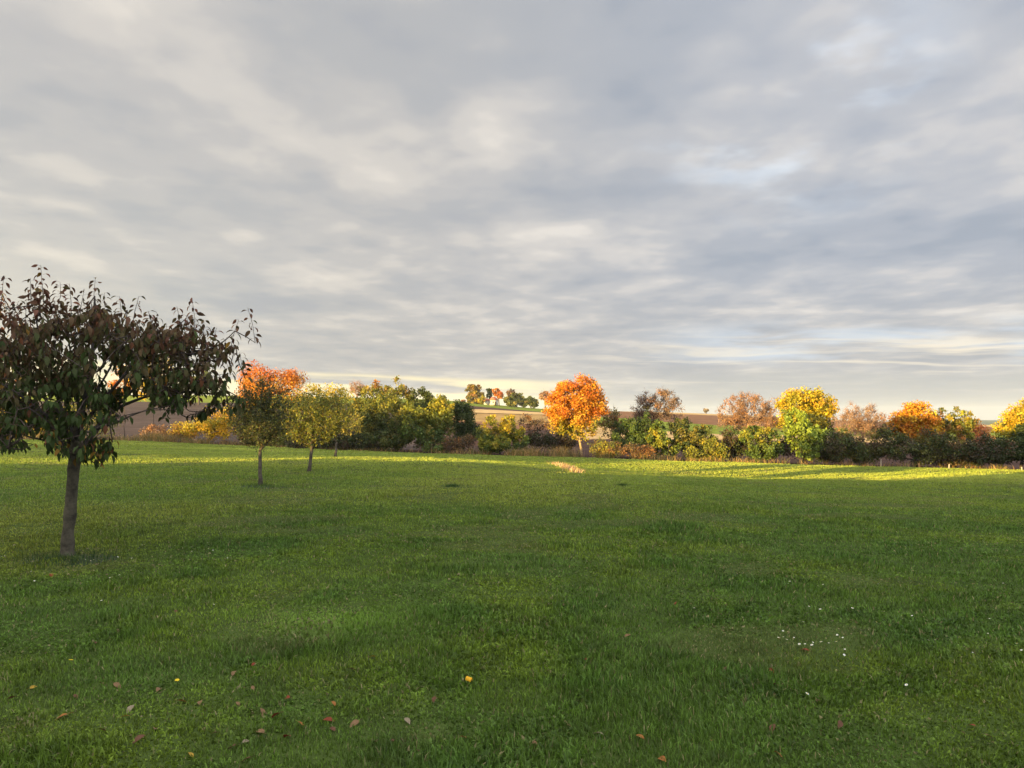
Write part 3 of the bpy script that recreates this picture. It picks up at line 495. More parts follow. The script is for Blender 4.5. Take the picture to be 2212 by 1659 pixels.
 dict(name='tree', label='red-orange tree overhanging the hilltop cottage', cat='tree', Y=322, bx=1078, lobes=[(1073, 844, 9, 9), (1080, 850, 8, 9)], cols=RED+RUST[:1], nc=40, nl=2000, ls=.6, tr=.25),
 dict(name='tree', label='greyish twiggy tree rising from the green clump on the hill', cat='tree', Y=340, bx=1105, lobes=[(1104, 846, 9, 8)], cols=BROWN+PINK, nc=45, nl=1100, ls=.55, twig=3, tr=.25),
 dict(name='tree', label='broad green tree right of the hilltop cottage', cat='tree', Y=330, bx=1117, lobes=[(1113, 858, 14, 10), (1100, 862, 12, 9), (1122, 852, 9, 8), (1108, 868, 20, 6)], cols=OLIVE+YGRN[:1], nc=80, nl=4200, ls=.65, tr=.35),
 dict(name='tree', label='dark rounded tree at the right end of the hilltop clump', cat='tree', Y=330, bx=1148, lobes=[(1143, 863, 12, 9), (1153, 867, 10, 8), (1130, 865, 9, 9), (1143, 872, 16, 5)], cols=DKGRN+OLIVE, nc=70, nl=3800, ls=.65, tr=.35),
 dict(name='tree', label='pinkish tree on the skyline half hidden by the orange maple', cat='tree', Y=300, bx=1178, lobes=[(1177, 852, 11, 9)], cols=PINK, nc=45, nl=1700, ls=.55, twig=2, tr=.25),
 dict(name='tree', label='tiny lone round tree on the skyline right of the grey tree', cat='tree', Y=350, bx=1525, lobes=[(1525, 884, 5.5, 4)], cols=[(.22, .17, .12, 1)], nc=25, nl=700, ls=.6, tr=.2),
 dict(name='bush', label='tiny green bush on the skyline right of the orange maple', cat='bush', Y=350, bx=1395, lobes=[(1396, 877, 8, 4)], cols=OLIVE, nc=25, nl=700, ls=.6, tr=.2),
 dict(name='bush', label='tiny bare bush on the skyline left of the hilltop trees', cat='bush', Y=345, bx=1003, lobes=[(1001, 864, 5, 4)], cols=PINK, nc=25, nl=500, ls=.6, tr=.15),
]
for i, d in enumerate(exec_trees): make_tree(seed=100+i, **d)
# ------------------------------------------------------------------ near cherry tree
def cherry():
    rr = np.random.default_rng(5); b = ground_at(146, 1203); Y = b[1]; root = empty('cherry_tree', b)
    tag(root, 'dark leafed cherry tree with drooping reddish leaves filling the left foreground', 'tree')
    base = b-np.array([0, 0, .04]); m = Y/(F*S)
    g = Geo()
    # trunk: measured centre line and widths (px)
    tl = [(147, 1214, 62), (146, 1203, 44), (146, 1190, 34), (147, 1150, 29.5), (152, 1100, 31), (156, 1050, 29), (160, 1010, 30), (165, 970, 33), (167, 945, 27), (170, 915, 20)]
    pts = [unproj(x, y, Y) for x, y, w in tl]; rad = [w*m*.40 for x, y, w in tl]
    pts = np.array(pts); f = np.linspace(0, len(pts)-1, 33); pts = np.stack([np.interp(f, range(len(tl)), pts[:, k]) for k in range(3)], 1); rad = np.interp(f, range(len(tl)), rad)
    rad = rad*(1+.05*rr.normal(size=len(rad))); pts[:, :2] += rr.normal(0, .003, (len(pts), 2))
    g.tube(pts, rad, 16, col=(.075, .064, .044))
    limbs = [[(166, 980, 0), (200, 930, .15), (250, 880, .3), (330, 850, .4), (420, 850, .3), (520, 856, .2)],
             [(166, 960, 0), (180, 880, -.2), (200, 790, -.3), (205, 700, -.25), (205, 640, -.2)],
             [(158, 1003, 0), (140, 965, -.2), (90, 950, -.4), (40, 935, -.5), (-30, 930, -.5)],
             [(166, 950, 0), (130, 880, .3), (100, 800, .5), (80, 700, .4), (75, 640, .4)],
             [(168, 930, 0), (230, 860, -.3), (290, 780, -.4), (350, 730, -.3), (400, 690, -.2)],
             [(165, 960, 0), (110, 900, -.5), (40, 850, -.7), (-40, 800, -.7)],
             [(168, 930, 0), (170, 850, .4), (150, 760, .5), (140, 680, .4)],
             [(250, 880, .3), (320, 810, .2), (400, 770, .1), (470, 750, 0), (515, 715, 0)],
             [(180, 880, -.2), (240, 800, .3), (270, 720, .4), (275, 670, .4)],
             [(330, 850, .4), (400, 810, .5), (450, 780, .5), (440, 720, .4)],
             [(168, 930, 0), (100, 860, -.1), (20, 790, 0), (-20, 730, 0)],
             [(168, 940, 0), (240, 920, -.5), (300, 890, -.7), (350, 880, -.6)],
             [(200, 930, .15), (230, 905, .6), (260, 850, .8)], [(140, 965, -.2), (110, 920, -.8), (60, 880, -1.0)]]
    nodes = []
    for li_, l in enumerate(limbs):
        P = np.array([unproj(x-(8 if x > 500 else 0), y, Y+d) for x, y, d in l]); t = np.linspace(0, len(P)-1, len(P)*4-3)
        P = np.stack([np.interp(t, range(len(P)), P[:, k]) for k in range(3)], 1); P[1:-1] += rr.normal(0, .012, (len(P)-2, 3))
        for _ in range(2): P[1:-1] = .25*P[:-2]+.5*P[1:-1]+.25*P[2:]
        r0 = [.032, .036, .016, .026, .026, .024, .022, .018, .016, .014, .018, .014, .014, .014][li_]
        g.tube(P, np.linspace(r0, .006, len(P)), 7, col=(.06, .05, .045)); nodes.append(P)
    nodes = np.concatenate(nodes)
    # shoots: upright ones along the outline and many fill ones (tip px, py, length px, lean)
    tops = [(88, 572, 75), (66, 600, 60), (8, 595, 70), (206, 600, 80), (150, 612, 70), (182, 625, 70), (130, 610, 60), (225, 632, 60), (258, 640, 60), (300, 640, 70), (105, 640, 60), (40, 650, 60), (170, 660, 60), (415, 645, 75), (382, 662, 70),
            (340, 680, 60), (300, 690, 60), (440, 690, 60), (468, 708, 60), (535, 664, 80), (516, 690, 70), (320, 672, 50), (490, 730, 60), (518, 760, 60), (-10, 660, 60), (60, 690, 60), (395, 700, 60), (360, 700, 50)]
    PO = [(-60, 700), (20, 670), (70, 690), (120, 660), (170, 680), (230, 655), (300, 700), (400, 690), (460, 720), (512, 765), (500, 830), (480, 855), (430, 858), (370, 868), (305, 890), (275, 950), (200, 970), (120, 960), (40, 960), (-60, 955)]
    PO = np.array(PO, float)
    def inside(x, y):
        c = False; n = len(PO)
        for i in range(n):
            x1, y1 = PO[i]; x2, y2 = PO[i-1]
            if (y1 > y) != (y2 > y) and x < (x2-x1)*(y-y1)/(y2-y1)+x1: c = not c
        return c
    tops_ = [(x, y, l, rr.uniform(-.6, .6), 0) for x, y, l in tops]+[(x+rr.normal(0, 14), y+rr.uniform(35, 80), 60, rr.uniform(-.5, .5), 0) for x, y, l in tops if x < 450 for _ in range(3)]
    shoots = []
    while len(shoots) < 530:
        x, y = rr.uniform(-60, 535), rr.uniform(640, 962)
        if inside(x, y):
            if x > 300 and N2.fbm(np.array(x*.03), np.array(y*.03), 2) < .40: continue
            if N3.fbm(np.array(x*.028), np.array(y*.028), 2) < .375: continue
            side = rr.uniform(-1.2, 1.2)*(1-.5*max(0, (x-300)/250)); shoots.append((x, y, rr.uniform(35, 62), side, 1))
    for x, y in ((460, 885), (445, 890), (475, 880), (400, 862), (430, 858), (470, 862), (500, 858), (540, 862), (525, 868)): shoots.append((x, y, 40, .2, 1))
    shoots += sorted(tops_, key=lambda t: -t[1]); lp = []; la = []; ln = []; lL = []; lc = []
    axis = unproj(165, 900, Y)
    for x, y, lpx, dd, kind in shoots:
        tip = unproj(x, y, Y+dd); i = int(np.argmin(np.linalg.norm(nodes-tip-np.array([0, 0, -.15]), axis=1))); a = nodes[i]
        L = lpx*m
        if kind == 0: start = tip-np.array([rr.normal(0, .05), rr.normal(0, .05), L])
        else:
            o = unit(tip-axis); o[2] = abs(o[2])*.6+.25; start = tip-unit(o+rr.normal(0, .35, 3))*L
        nodes = np.concatenate([nodes, [start]]); mid = a*.5+start*.5+rr.normal(0, .02, 3); path = np.array([a, mid, start, start*.5+tip*.5+rr.normal(0, .012, 3), tip])
        g.tube(path, [.0075, .006, .005, .0035, .002], 5, col=(.075, .055, .045))
        nl = int(rr.integers(14, 19)) if kind == 0 else int(rr.integers(9, 14))
        yy = y
        for k in range(nl):
            f = (k+.5)/nl; p = start*(1-f)+tip*f+rr.normal(0, .006, 3); az = k*2.4+rr.uniform(0, .8)
            hd = np.array([math.cos(az), math.sin(az), 0]); drop = rr.uniform(.5, 1.9) if kind else rr.uniform(.1, 1.3)
            q = p+hd*.03+np.array([0, 0, .012]); g.tube([p, q], [.0016, .0012], 3, cap=False, col=(.12, .05, .04))
            ax = unit(hd*(.9 if kind == 0 else .6)+np.array([0, 0, -drop])); lp.append(q); la.append(ax); ln.append(unit(hd*.6+np.array([0, 0, .5])+rr.normal(0, .55, 3)))
            s = (rr.uniform(.06, .125) if kind else rr.uniform(.075, .115)*(1.1-.35*f)); lL.append(s)
            hgt = (960-yy)/320.; rim = min(1, abs(x-200)/330.)
            red = np.clip(hgt*1.1-.50+.35*rim+rr.normal(0, .22), 0, 1)
            if rr.random() < .012+.10*(hgt < .10): c = np.array([.20, .11, .02])*rr.uniform(.7, 1.2)
            elif rr.random() < .03: c = np.array([.14, .055, .025])
            else: c = np.array([.040, .060, .016])*(1-red)+np.array([.105, .044, .028])*red
            lc.append(c*rr.uniform(.7, 1.4))
    lL = np.array(lL); gl = Geo(); leaves(gl, np.array(lp), np.array(la), np.array(ln), lL, lL*.47, np.array(lc), 'b')
    g.build('trunk', M_bark, root, smooth=True, origin=b); gl.build('crown', M_cherry, root, origin=b)
cherry()
# ------------------------------------------------------------------ young fruit trees
def young(label, bx, by, crown, fork, leader, nsh, lsz, cols, tr, seed, side=()):
    rr = np.random.default_rng(seed); b = ground_at(bx, by); Y = b[1]; m = Y/(F*S); root = empty('fruit_tree', b)
    tag(root, label, 'tree', 'young fruit trees in a row on the lawn')
    fk = unproj(fork[0], fork[1], Y); L3 = []
    for l in crown:
        c = unproj(l[0], l[1], Y+(l[4] if len(l) > 4 else 0)); L3.append((*c, l[2]*m, l[2]*m*.85, l[3]*m))
    T, _ = lobe_points(L3, nsh, rr, .35); T = np.concatenate([T, [unproj(x, y, Y) for x, y in leader]])
    P, par, rad, tips, nt = skeleton(b-np.array([0, 0, .03]), fk, T, tr, jit=.05, rr=rr)
    g = Geo(); emit_skel(g, P, par, rad, nt, k=5, rmin=.003, bark=(.075, .06, .045), flare=1.35, trunk_k=10)
    lp = []; ld_ = []
    for t in T:
        i = np.argmin(np.linalg.norm(P-t, axis=1)); d = unit(unit(t-fk)+np.array([0, 0, .7])+rr.normal(0, .3, 3)); ln = rr.uniform(.12, .30)*min(1.4, m*90)
        tip = t+d*ln; g.tube([t, (t+tip)/2+rr.normal(0, .01, 3), tip], [.004, .003, .0015], 3, cap=False, col=(.075, .06, .045))
        n = rr.integers(20, 30); f = rr.random(n)**.8; base_ = t-d*ln*.8
        lp.append(base_+(tip-base_)*f[:, None]+rr.normal(0, .045, (n, 3))); ld_.append(np.tile(d, (n, 1)))
    lp = np.concatenate(lp); ld_ = np.concatenate(ld_); n = len(lp); s = lsz*(.6+.8*rr.random(n))
    c = pal(cols, n, rr)*(.7+.6*rr.random((n, 1)))
    gl = Geo(); leaves(gl, lp, ld_*.4+rr.normal(0, .8, (n, 3))+np.array([0, 0, -.1]), rr.normal(0, .7, (n, 3))+np.array([0, 0, .6]), s, s*.55, c)
    g.build('trunk', M_bark, root, smooth=True, origin=b); gl.build('crown', M_leaf, root, origin=b)
young('slender upright young fruit tree with a tall leader and dark olive leaves', 562, 1048, [(555, 905, 50, 55), (595, 900, 40, 55), (530, 890, 36, 50), (572, 860, 26, 40), (560, 945, 48, 20)], (562, 972), [(562, 828), (566, 840), (570, 850), (640, 870), (498, 880), (632, 905)], 360, .056, [(.075, .078, .022, 4), (.055, .068, .02, 4), (.12, .08, .025, 1)], .055, 21)
young('bushy rounded young fruit tree, yellowish, second along the row', 667, 1018, [(680, 900, 55, 48), (640, 915, 34, 40), (715, 905, 44, 44), (680, 935, 60, 25)], (674, 958), [(690, 852), (700, 860), (655, 868)], 380, .068, [(.145, .15, .02, 4), (.10, .12, .02, 3), (.22, .17, .022, 2)], .062, 22)
young('smallest young fruit tree with lopsided open crown and bare pale branches', 725, 987, [(732, 925, 26, 20), (755, 920, 26, 16), (715, 935, 20, 16), (772, 908, 12, 12)], (727, 955), [(782, 905), (775, 930), (745, 900)], 75, .07, [(.26, .24, .04, 4), (.34, .26, .05, 2)], .065, 23)
# ------------------------------------------------------------------ cottage on the hill
def cottage():
    Y = 328.; m = Y/(F*S); c = unproj(1066, 872, Y); x = c[0]; z0 = float(gz(x, Y))-.3; zb = max(z0, pz(1068, 874, Y)-.3)
    root = empty('cottage', (x, Y, zb)); root.scale = (.55, .55, .6); tag(root, 'white walled cottage with a red hipped roof on the hill', 'cottage')
    def P(g, *a, **k): return g
    g = Geo(); g.box((0, 0, 1.9), (6.4, 5, 3.8), rz=.35); g.box((-5.4, 1.6, 1.8), (4, 4, 3.2), rz=.35); g.build('wall', M_wall, root)
    g = Geo(); v = np.array([[-3.6, -2.9, 3.75], [3.6, -2.9, 3.75], [3.6, 2.9, 3.75], [-3.6, 2.9, 3.75], [-1.5, 0, 6.2], [1.5, 0, 6.2]]); a = .35
    R = np.array([[math.cos(a), -math.sin(a), 0], [math.sin(a), math.cos(a), 0], [0, 0, 1]]); fcs = [np.array([[0, 1, 5, 4], [2, 3, 4, 5], [3, 2, 1, 0]]), np.array([[1, 2, 5], [3, 0, 4]])]
    g.add(v@R.T, fcs); g.add((v*np.array([.66, .8, .75])+np.array([-5.2, 1.6, .55]))@R.T*1.0+np.array([0, 1.2, 0]), fcs); g.build('roof', M_roof, root)
    def front(u, z): return np.array([u, -2.56, z])@R.T
    g = Geo(); g.box(front(-1.2, 2.3), (1.0, .08, 1.1), rz=a); w = g.build('window', M_glass, root)
    g = Geo(); g.box(front(.9, 1.35), (1.3, .1, 2.7), rz=a); g.build('door', M_dark, root)
cottage()
# ------------------------------------------------------------------ verge of dry grass, straw clump, tufts
def verge():
    n = 52000; u = rng.random(n)*1.7-.85; ye = yedge(u); Y = ye+rng.random(n)*2.6-.15; X = u*Y; px = (u*F+512)*S
    d = np.interp(px, [-200, 250, 300, 420, 600, 900, 1100, 1140, 1300, 1420, 1560, 1750, 2000, 2300], [.3, .4, 1, 1, .3, .15, .45, .9, .9, .5, .15, .08, .10, .2])
    keep = rng.random(n) < d*sstep(.35, .65, N1.fbm(X*.9, Y*.9, 2))*1.2; X, Y, px = X[keep], Y[keep], px[keep]; n = len(X)
    h = np.interp(px, [0, 280, 340, 420, 700, 1130, 1200, 1300, 1500, 2212], [.4, .6, .9, .6, .35, .6, .8, .6, .45, .5])*(.4+1.0*N2.fbm(X*1.3, Y*1.3, 2))*(.5+.7*rng.random(n)); w = .012+.018*rng.random(n)
    a = rng.random(n)*6.28; ln = rng.random(n)*1.3; f = rng.random(n)*3.14; z0 = gz(X, Y)-.02; V = np.zeros((n, 5, 3))
    for k, (fh, fl, fw) in enumerate(((0, 0, 1), (0, 0, -1), (.6, .35, -.8), (.6, .35, .8), (1, 1, 0))):
        V[:, k, 0] = X+np.cos(a)*h*ln*fl+np.cos(f)*w*.5*fw; V[:, k, 1] = Y+np.sin(a)*h*ln*fl+np.sin(f)*w*.5*fw; V[:, k, 2] = z0+h*fh
    c = pal([(.38, .22, .07, 3), (.24, .15, .05, 3), (.13, .13, .03, 5), (.46, .30, .12, 1)], n, rng)*(.6+.7*rng.random((n, 1))); o = (np.arange(n)*5)[:, None]
    G = Geo(); G.add(V.reshape(-1, 3), [np.array([[0, 1, 2, 3]])+o, np.array([[3, 2, 4]])+o], np.repeat(c, 5, 0)); tag(G.build('dry_grass', M_grass), 'rusty dry grass verge along the foot of the hedge', 'dry grass', kind='stuff')
verge()
def tussock(name, label, cat, pts, n, h, w, cols, spread, bend=.5, group=None, seed=1):
    rr = np.random.default_rng(seed); P = [ground_at(*p) for p in pts]; c0 = np.mean(P, axis=0); V = []; C = []
    for _ in range(n):
        p = P[rr.integers(len(P))]; x = p[0]+rr.normal(0, spread); y = p[1]+rr.normal(0, spread*.6); z = float(gz(x, y))-.01; hh = h*rr.uniform(.5, 1.15); a = rr.uniform(0, 6.28); ln = bend*rr.random(); f = rr.uniform(0, 3.14); ww = w*rr.uniform(.6, 1.3)
        for fh, fl, fw in ((0, 0, 1), (0, 0, -1), (.6, .35, -.8), (.6, .35, .8), (1, 1, 0)): V.append((x+math.cos(a)*hh*ln*fl+math.cos(f)*ww*.5*fw, y+math.sin(a)*hh*ln*fl+math.sin(f)*ww*.5*fw, z+hh*fh*(1-.3*ln*fl)))
        C += [np.array(pal(cols, 1, rr)[0])*rr.uniform(.6, 1.25)]*5
    g = Geo(); o = (np.arange(n)*5)[:, None]; g.add(np.array(V), [np.array([[0, 1, 2, 3]])+o, np.array([[3, 2, 4]])+o], np.array(C))
    for q in P:                                     # thatch mound the blades grow from
        rr_ = np.concatenate([[0], np.repeat([.9, 1.8, 2.9], 14)])*spread; an = np.concatenate([[0], np.tile(np.arange(14)*2*math.pi/14, 3)]); mx = q[0]+rr_*np.cos(an); my = q[1]+rr_*np.sin(an)*.7
        mz = gz(mx, my)+np.concatenate([[.022], np.repeat([.018, .008, -.012], 14)]); k_ = np.arange(14); k2 = (k_+1) % 14
        g.add(np.stack([mx, my, mz], 1), [np.stack([np.zeros(14, int), 1+k_, 1+k2], 1), np.concatenate([np.stack([1+a*14+k_, 15+a*14+k_, 15+a*14+k2, 1+a*14+k2], 1) for a in (0, 1)])], np.array(cols[0][:3])*.6)
    ob = g.build(name, M_grass, origin=c0); ob.location = c0; tag(ob, label, cat, group); return ob
STR = [(.50, .33, .17, 4), (.36, .22, .11, 3), (.60, .42, .24, 2)]
tussock('straw_clump', 'clump of pale dry straw standing out on the mown lawn', 'straw clump', [(1200, 1004), (1207, 1006), (1214, 1008), (1221, 1011), (1228, 1013), (1234, 1016), (1240, 1019), (1246, 1021)], 520, .26, .02, STR, .16, 1.3, seed=3)
for i, (px, py, lb, n, h) in enumerate(((1815, 1003, 'tall dry reed tuft at the hedge foot right of the golden maple', 60, .95), (1837, 1004, 'shorter dry reed tuft right beside the tall reed tuft', 40, .7), (1868, 1006, 'low rusty reed tuft farther right along the hedge foot', 36, .5),
                                       (2014, 1010, 'few dry stalks left of the pale short post', 20, .35), (1590, 995, 'small dry tuft below the dark brown bush', 30, .5), (1398, 990, 'pale dry stalk tuft below the grey twiggy tree', 40, .6), (1213, 985, 'rusty weed stalks left of the orange maple trunk', 60, .9))):
    tussock('reed_tuft', lb, 'reed tuft', [(px, py)], n, h, .03, STR, .14, .35, group='dry tufts along the hedge foot', seed=40+i)
for i, (px, py, lb, r) in enumerate(((978, 1052, 'dark tuft of taller grass alone in the middle of the lawn', .10), (562, 1052, 'ring of longer dark grass round the slender young tree', .36), (148, 1210, 'longer grass and weeds round the foot of the cherry trunk', .26), (1345, 1051, 'dark tuft in the dip on the right of the lawn', .08))):
    tussock('grass_tuft', lb, 'grass tuft', [(px, py)], 420, .11, .008*max(1, 1), [(.035, .075, .015, 4), (.06, .09, .02, 2)], r, .6, group='tufts of longer grass', seed=60+i)
# posts
for i, (px, py, h, r, lb) in enumerate(((2050, 1013, .30, .04, 'pale short post at the hedge foot under the olive tree'), (2207, 1018, .26, .035, 'short pale post at the very right edge'), (1903, 1008, .50, .03, 'thin rusty stake left of the pale short post'), (1723, 1001, .40, .025, 'thin stake below the bright green tree'))):
    p = ground_at(px, py); g = Geo(); g.tube([(0, 0, -.1), (.01, 0, h*.5), (.015, 0, h-.02), (.015, 0, h)], [r, r*.97, r*.95, r*.75], 8); o = g.build('post', M_post, smooth=False); o.location = p; tag(o, lb, 'post', 'short posts along the hedge foot')
# fallen leaves
def c1(x, y): return x*.3323, 1261.8+y*.3323
def c2(x, y): return 735+x*.3373, 1261.8+y*.3373
def c3(x, y): return 1481+x*.3303, 1261.8+y*.3303
def c4(x, y): return x*.2232, 960+y*.2232
LC = dict(b=(.12, .055, .03), r=(.20, .045, .02), o=(.30, .12, .03), t=(.20, .115, .055), y=(.36, .22, .03), p=(.24, .19, .12))
LN = dict(b='dull brown', r='reddish brown', o='orange', t='tan', y='yellow', p='pale bleached')
fl = [(c1, s) for s in ((627, 395, 'b'), (1143, 190, 'b'), (1033, 700, 't'), (1190, 785, 'o'), (1300, 788, 't'), (845, 832, 'p'), (815, 882, 'y'), (390, 885, 'o'), (490, 750, 'b'), (75, 762, 'b'), (1645, 540, 'r'), (1520, 595, 't'), (2020, 615, 'b'), (1645, 700, 't'), (1865, 762, 'r'), (1545, 800, 't'), (1705, 850, 't'), (1790, 878, 'r'), (1960, 935, 'o'), (2140, 908, 'r'), (665, 970, 'b'), (1010, 965, 't'), (1410, 990, 'b'), (1695, 985, 't'), (1865, 1012, 'r'), (1600, 1045, 'p'), (1505, 1080, 'b'), (895, 1035, 'b'), (1240, 1130, 'y'), (1595, 1165, 'b'), (2170, 795, 'o'), (2160, 960, 'b'), (660, 662, 't'), (215, 690, 'y'), (762, 680, 't'))]
fl += [(c2, s) for s in ((210, 478, 'y'), (75, 558, 'b'), (90, 918, 't'), (430, 895, 'p'), (572, 1155, 't'), (225, 1025, 'b'), (340, 1025, 'b'), (500, 1090, 'b'), (1240, 1038, 't'), (1650, 978, 'p'), (1920, 1000, 'o'), (2060, 1140, 'o'), (1565, 498, 'r'), (1840, 345, 't'), (2150, 130, 'r'), (600, 760, 'b'), (785, 1005, 'o'))]
fl += [(c3, s) for s in ((780, 445, 'r'), (560, 583, 'r'), (590, 675, 'b'), (140, 720, 'b'), (870, 785, 'b'), (175, 1045, 'o'), (608, 1135, 'o'), (1870, 950, 'r'), (1985, 1020, 't'), (1010, 940, 'b'), (570, 960, 'b'), (255, 570, 'b'))]
fl += [(c4, s) for s in ((200, 722, 'r'), (495, 1280, 'r'), (450, 1165, 'b'), (310, 1150, 'p'), (140, 985, 'p'), (1090, 985, 'p'), (1165, 985, 'p'), (845, 1020, 'p'))]
def where(px, py):
    if 60 < px < 330 and py < 1270: return 'beside the cherry trunk'
    v = 'along the bottom edge of the picture' if py > 1570 else ('in the near grass' if py > 1420 else 'farther back on the lawn')
    return v+(' on the left' if px < 735 else ' in the middle' if px < 1480 else ' on the right')
leafmesh = {}
def flat_leaf(kk):
    if kk in leafmesh: return leafmesh[kk]
    gl = Geo(); c = np.array([LC[kk]]); leaves(gl, np.array([[0, -.05, 0]]), np.array([[0, 1., 0]]), np.array([[0, 0, 1.]]), .10, .052, c, 'b')
    gl.tube([(0, -.085, .0), (0, -.05, .003)], [.0012, .0015], 4, col=c[0]*.6); o = gl.build('fallen_leaf', M_paper); leafmesh[kk] = o; return o
rl = np.random.default_rng(11)
for fn, (x, y, kk) in fl:
    px, py = fn(x, y); p = ground_at(px, py); first = kk not in leafmesh; src = flat_leaf(kk); o = src if first else src.copy()
    if not first: COL.objects.link(o)
    o.location = p+np.array([0, 0, .017]); s = rl.uniform(.42, .72)*(1.2 if (x, y) in ((1960, 935), (2140, 908), (780, 445), (495, 1280), (390, 885)) else 1); o.scale = (s, s, s)
    o.rotation_euler = (rl.uniform(-.5, .7), rl.uniform(-.6, .6), rl.uniform(0, 6.28)); tag(o, '%s fallen leaf lying %s' % (LN[kk], where(px, py)), 'fallen leaf', 'fallen leaves on the lawn')
# bright curled leaf in the middle
p = ground_at(1012, 1483); g = Geo(); th = np.linspace(-1.9, 1.9, 10); v = np.array([[(.024)*math.sin(t), yy, .03+.024*math.cos(t)] for yy in (-.028, 0, .03) for t in th]); ii = np.arange(9)[:, None]
g.add(v, [np.concatenate([np.concatenate([ii, ii+1, ii+11, ii+10], 1), np.concatenate([ii+10, ii+11, ii+21, ii+20], 1)])], (.72, .38, .02)); o = g.build('curled_leaf', M_paper, smooth=True); o.location = p+np.array([0, 0, .02]); o.rotation_euler = (.2, 0, 1.2); o.scale = (.65, .65, .65)
tag(o, 'bright yellow tightly curled leaf alone in the middle near grass', 'fallen leaf', 'fallen leaves on the lawn')
# daisies and yellow flowers
def flower(name, petal, heart, r, h, npet=12):
    g = Geo(); g.tube([(0, 0, 0), (.004, 0, h)], [.0012, .001], 4, col=(.08, .13, .03))
    if npet:
        a = np.arange(npet)*2*math.pi/npet; ax = np.stack([np.cos(a), np.sin(a), np.full(npet, .25)], 1); leaves(g, np.tile([[.004, 0, h]], (npet, 1)), ax, np.tile([[0, 0, 1.]], (npet, 1)), r, r*.5, np.tile([petal], (npet, 1)))
    an = np.arange(8)*math.pi/4; v = np.concatenate([np.stack([.004+r*.35*np.cos(an), r*.35*np.sin(an), np.full(8, h+.002)], 1), [[.004, 0, h+.006]]]); g.add(v, [np.array([[i, (i+1) % 8, 8] for i in range(8)])], heart)
    return g.build(name, M_paper)
dz_ = [c4(*s) for s in ((935, 550), (1410, 600), (565, 670), (835, 1130), (893, 1145), (865, 1157), (263, 1130), (222, 1213), (302, 1255), (320, 1355), (1165, 1297), (1063, 1322), (22, 1118), (50, 1105), (1120, 1122), (1345, 1018), (1368, 998), (1635, 1023), (1695, 1010), (1778, 960), (2005, 980), (1850, 1015), (1858, 1052), (1972, 1050), (2017, 1046), (2058, 1055), (1290, 1130), (2205, 1125), (2053, 1595), (980, 1550))]
dz_ += [c3(*s) for s in ((683, 10), (668, 18), (852, 33), (908, 27), (1265, 25), (1848, 35), (2080, 15), (803, 173), (890, 200), (1080, 190), (1308, 212), (1415, 245), (1494, 232), (1225, 285), (1990, 252), (1992, 350), (636, 340), (597, 383), (640, 377), (652, 394), (708, 372), (752, 427), (783, 420), (826, 408), (843, 437), (905, 422), (943, 412), (978, 420), (1005, 363), (1032, 373), (1050, 458), (1022, 491), (1580, 402), (1638, 396), (2180, 428), (2187, 460), (2206, 462), (1862, 468), (1462, 698), (765, 763), (55, 193), (765, 268))]
d0 = flower('daisy', (.8, .8, .78), (.7, .5, .05), .013, .06)
for i, (px, py) in enumerate(dz_):
    p = ground_at(px, py+2); o = d0 if i == 0 else d0.copy()
    if i: COL.objects.link(o)
    o.location = p; s = rl.uniform(.55, .95); o.scale = (s, s, s); o.rotation_euler = (rl.uniform(-.2, .5), rl.uniform(-.3, .3), rl.uniform(0, 6.28))
    w = 'in the sprinkle round the cherry trunk' if px < 560 else ('in the cluster round the reddish leaf' if 1660 < px < 1840 and 1360 < py < 1430 else 'scattered over the right half of the lawn')
    tag(o, 'tiny white daisy '+w, 'daisy', 'white daisies in the lawn')
y0 = flower('yellow_flower', (.8, .6, .03), (.8, .55, .03), .016, .10)
for i, (px, py, lb) in enumerate(((380, 1500, 'yellow wildflower on a thin stalk beside the upright tan leaf'), (144, 1458, 'yellow wildflower near the left edge of the grass'), (224, 1146, 'yellow wildflower just right of the cherry trunk'))):
    p = ground_at(px, py+4); o = y0 if i == 0 else y0.copy()
    if i: COL.objects.link(o)
    o.location = p; o.rotation_euler = (.2, .1, i*2.); tag(o, lb, 'wildflower', 'yellow wildflowers in the lawn')
# ------------------------------------------------------------------ unseen hedge and trees added behind the viewer, shaped to throw the long shade
D = 12.0; tS = math.tan(SUN_EL)
def sh(p): L = (p[1]+D)/math.cos(SUN_AZ); return p[0]-(p[1]+D)*math.tan(SUN_AZ), p[2]+L*tS
BND = [(-250, 1001), (0, 1001), (300, 1002), (553, 1001), (700, 998), (850, 990), (1000, 994), (1100, 1001), (1180, 1020), (1280, 1023), (1400, 1025), (1500, 1028), (1800, 1032), (2000, 1043), (2212, 1047)]
prof = np.array([sh(ground_at(*b)) for b in BND]); prof = prof[np.argsort(prof[:, 0])]
print('PROFILE', np.round(prof, 2).tolist())
sx = np.arange(-140, 20, .4); hh = np.interp(sx, prof[:, 0], prof[:, 1]); hh = np.where(sx > -29.8, np.maximum(hh, np.interp(sx, [-29.8, -29.2], [5, 6.9])), hh)  # top of the added hedge, worked back from the wanted shadow edge
hh = hh+.16*(VN(9)(sx*1.3, sx*0+.5)-.5)+.10*(VN(8)(sx*3.1, sx*0+.5)-.5)
g = Geo(); n = len(sx); v = np.concatenate([np.stack([sx, np.full(n, -D), np.full(n, -.2)], 1), np.stack([sx, np.full(n, -D), hh-.1], 1), np.stack([sx, np.full(n, -D-.5), hh], 1), np.stack([sx, np.full(n, -D-1.4), hh-.1], 1), np.stack([sx, np.full(n, -D-1.4), np.full(n, -.2)], 1)])
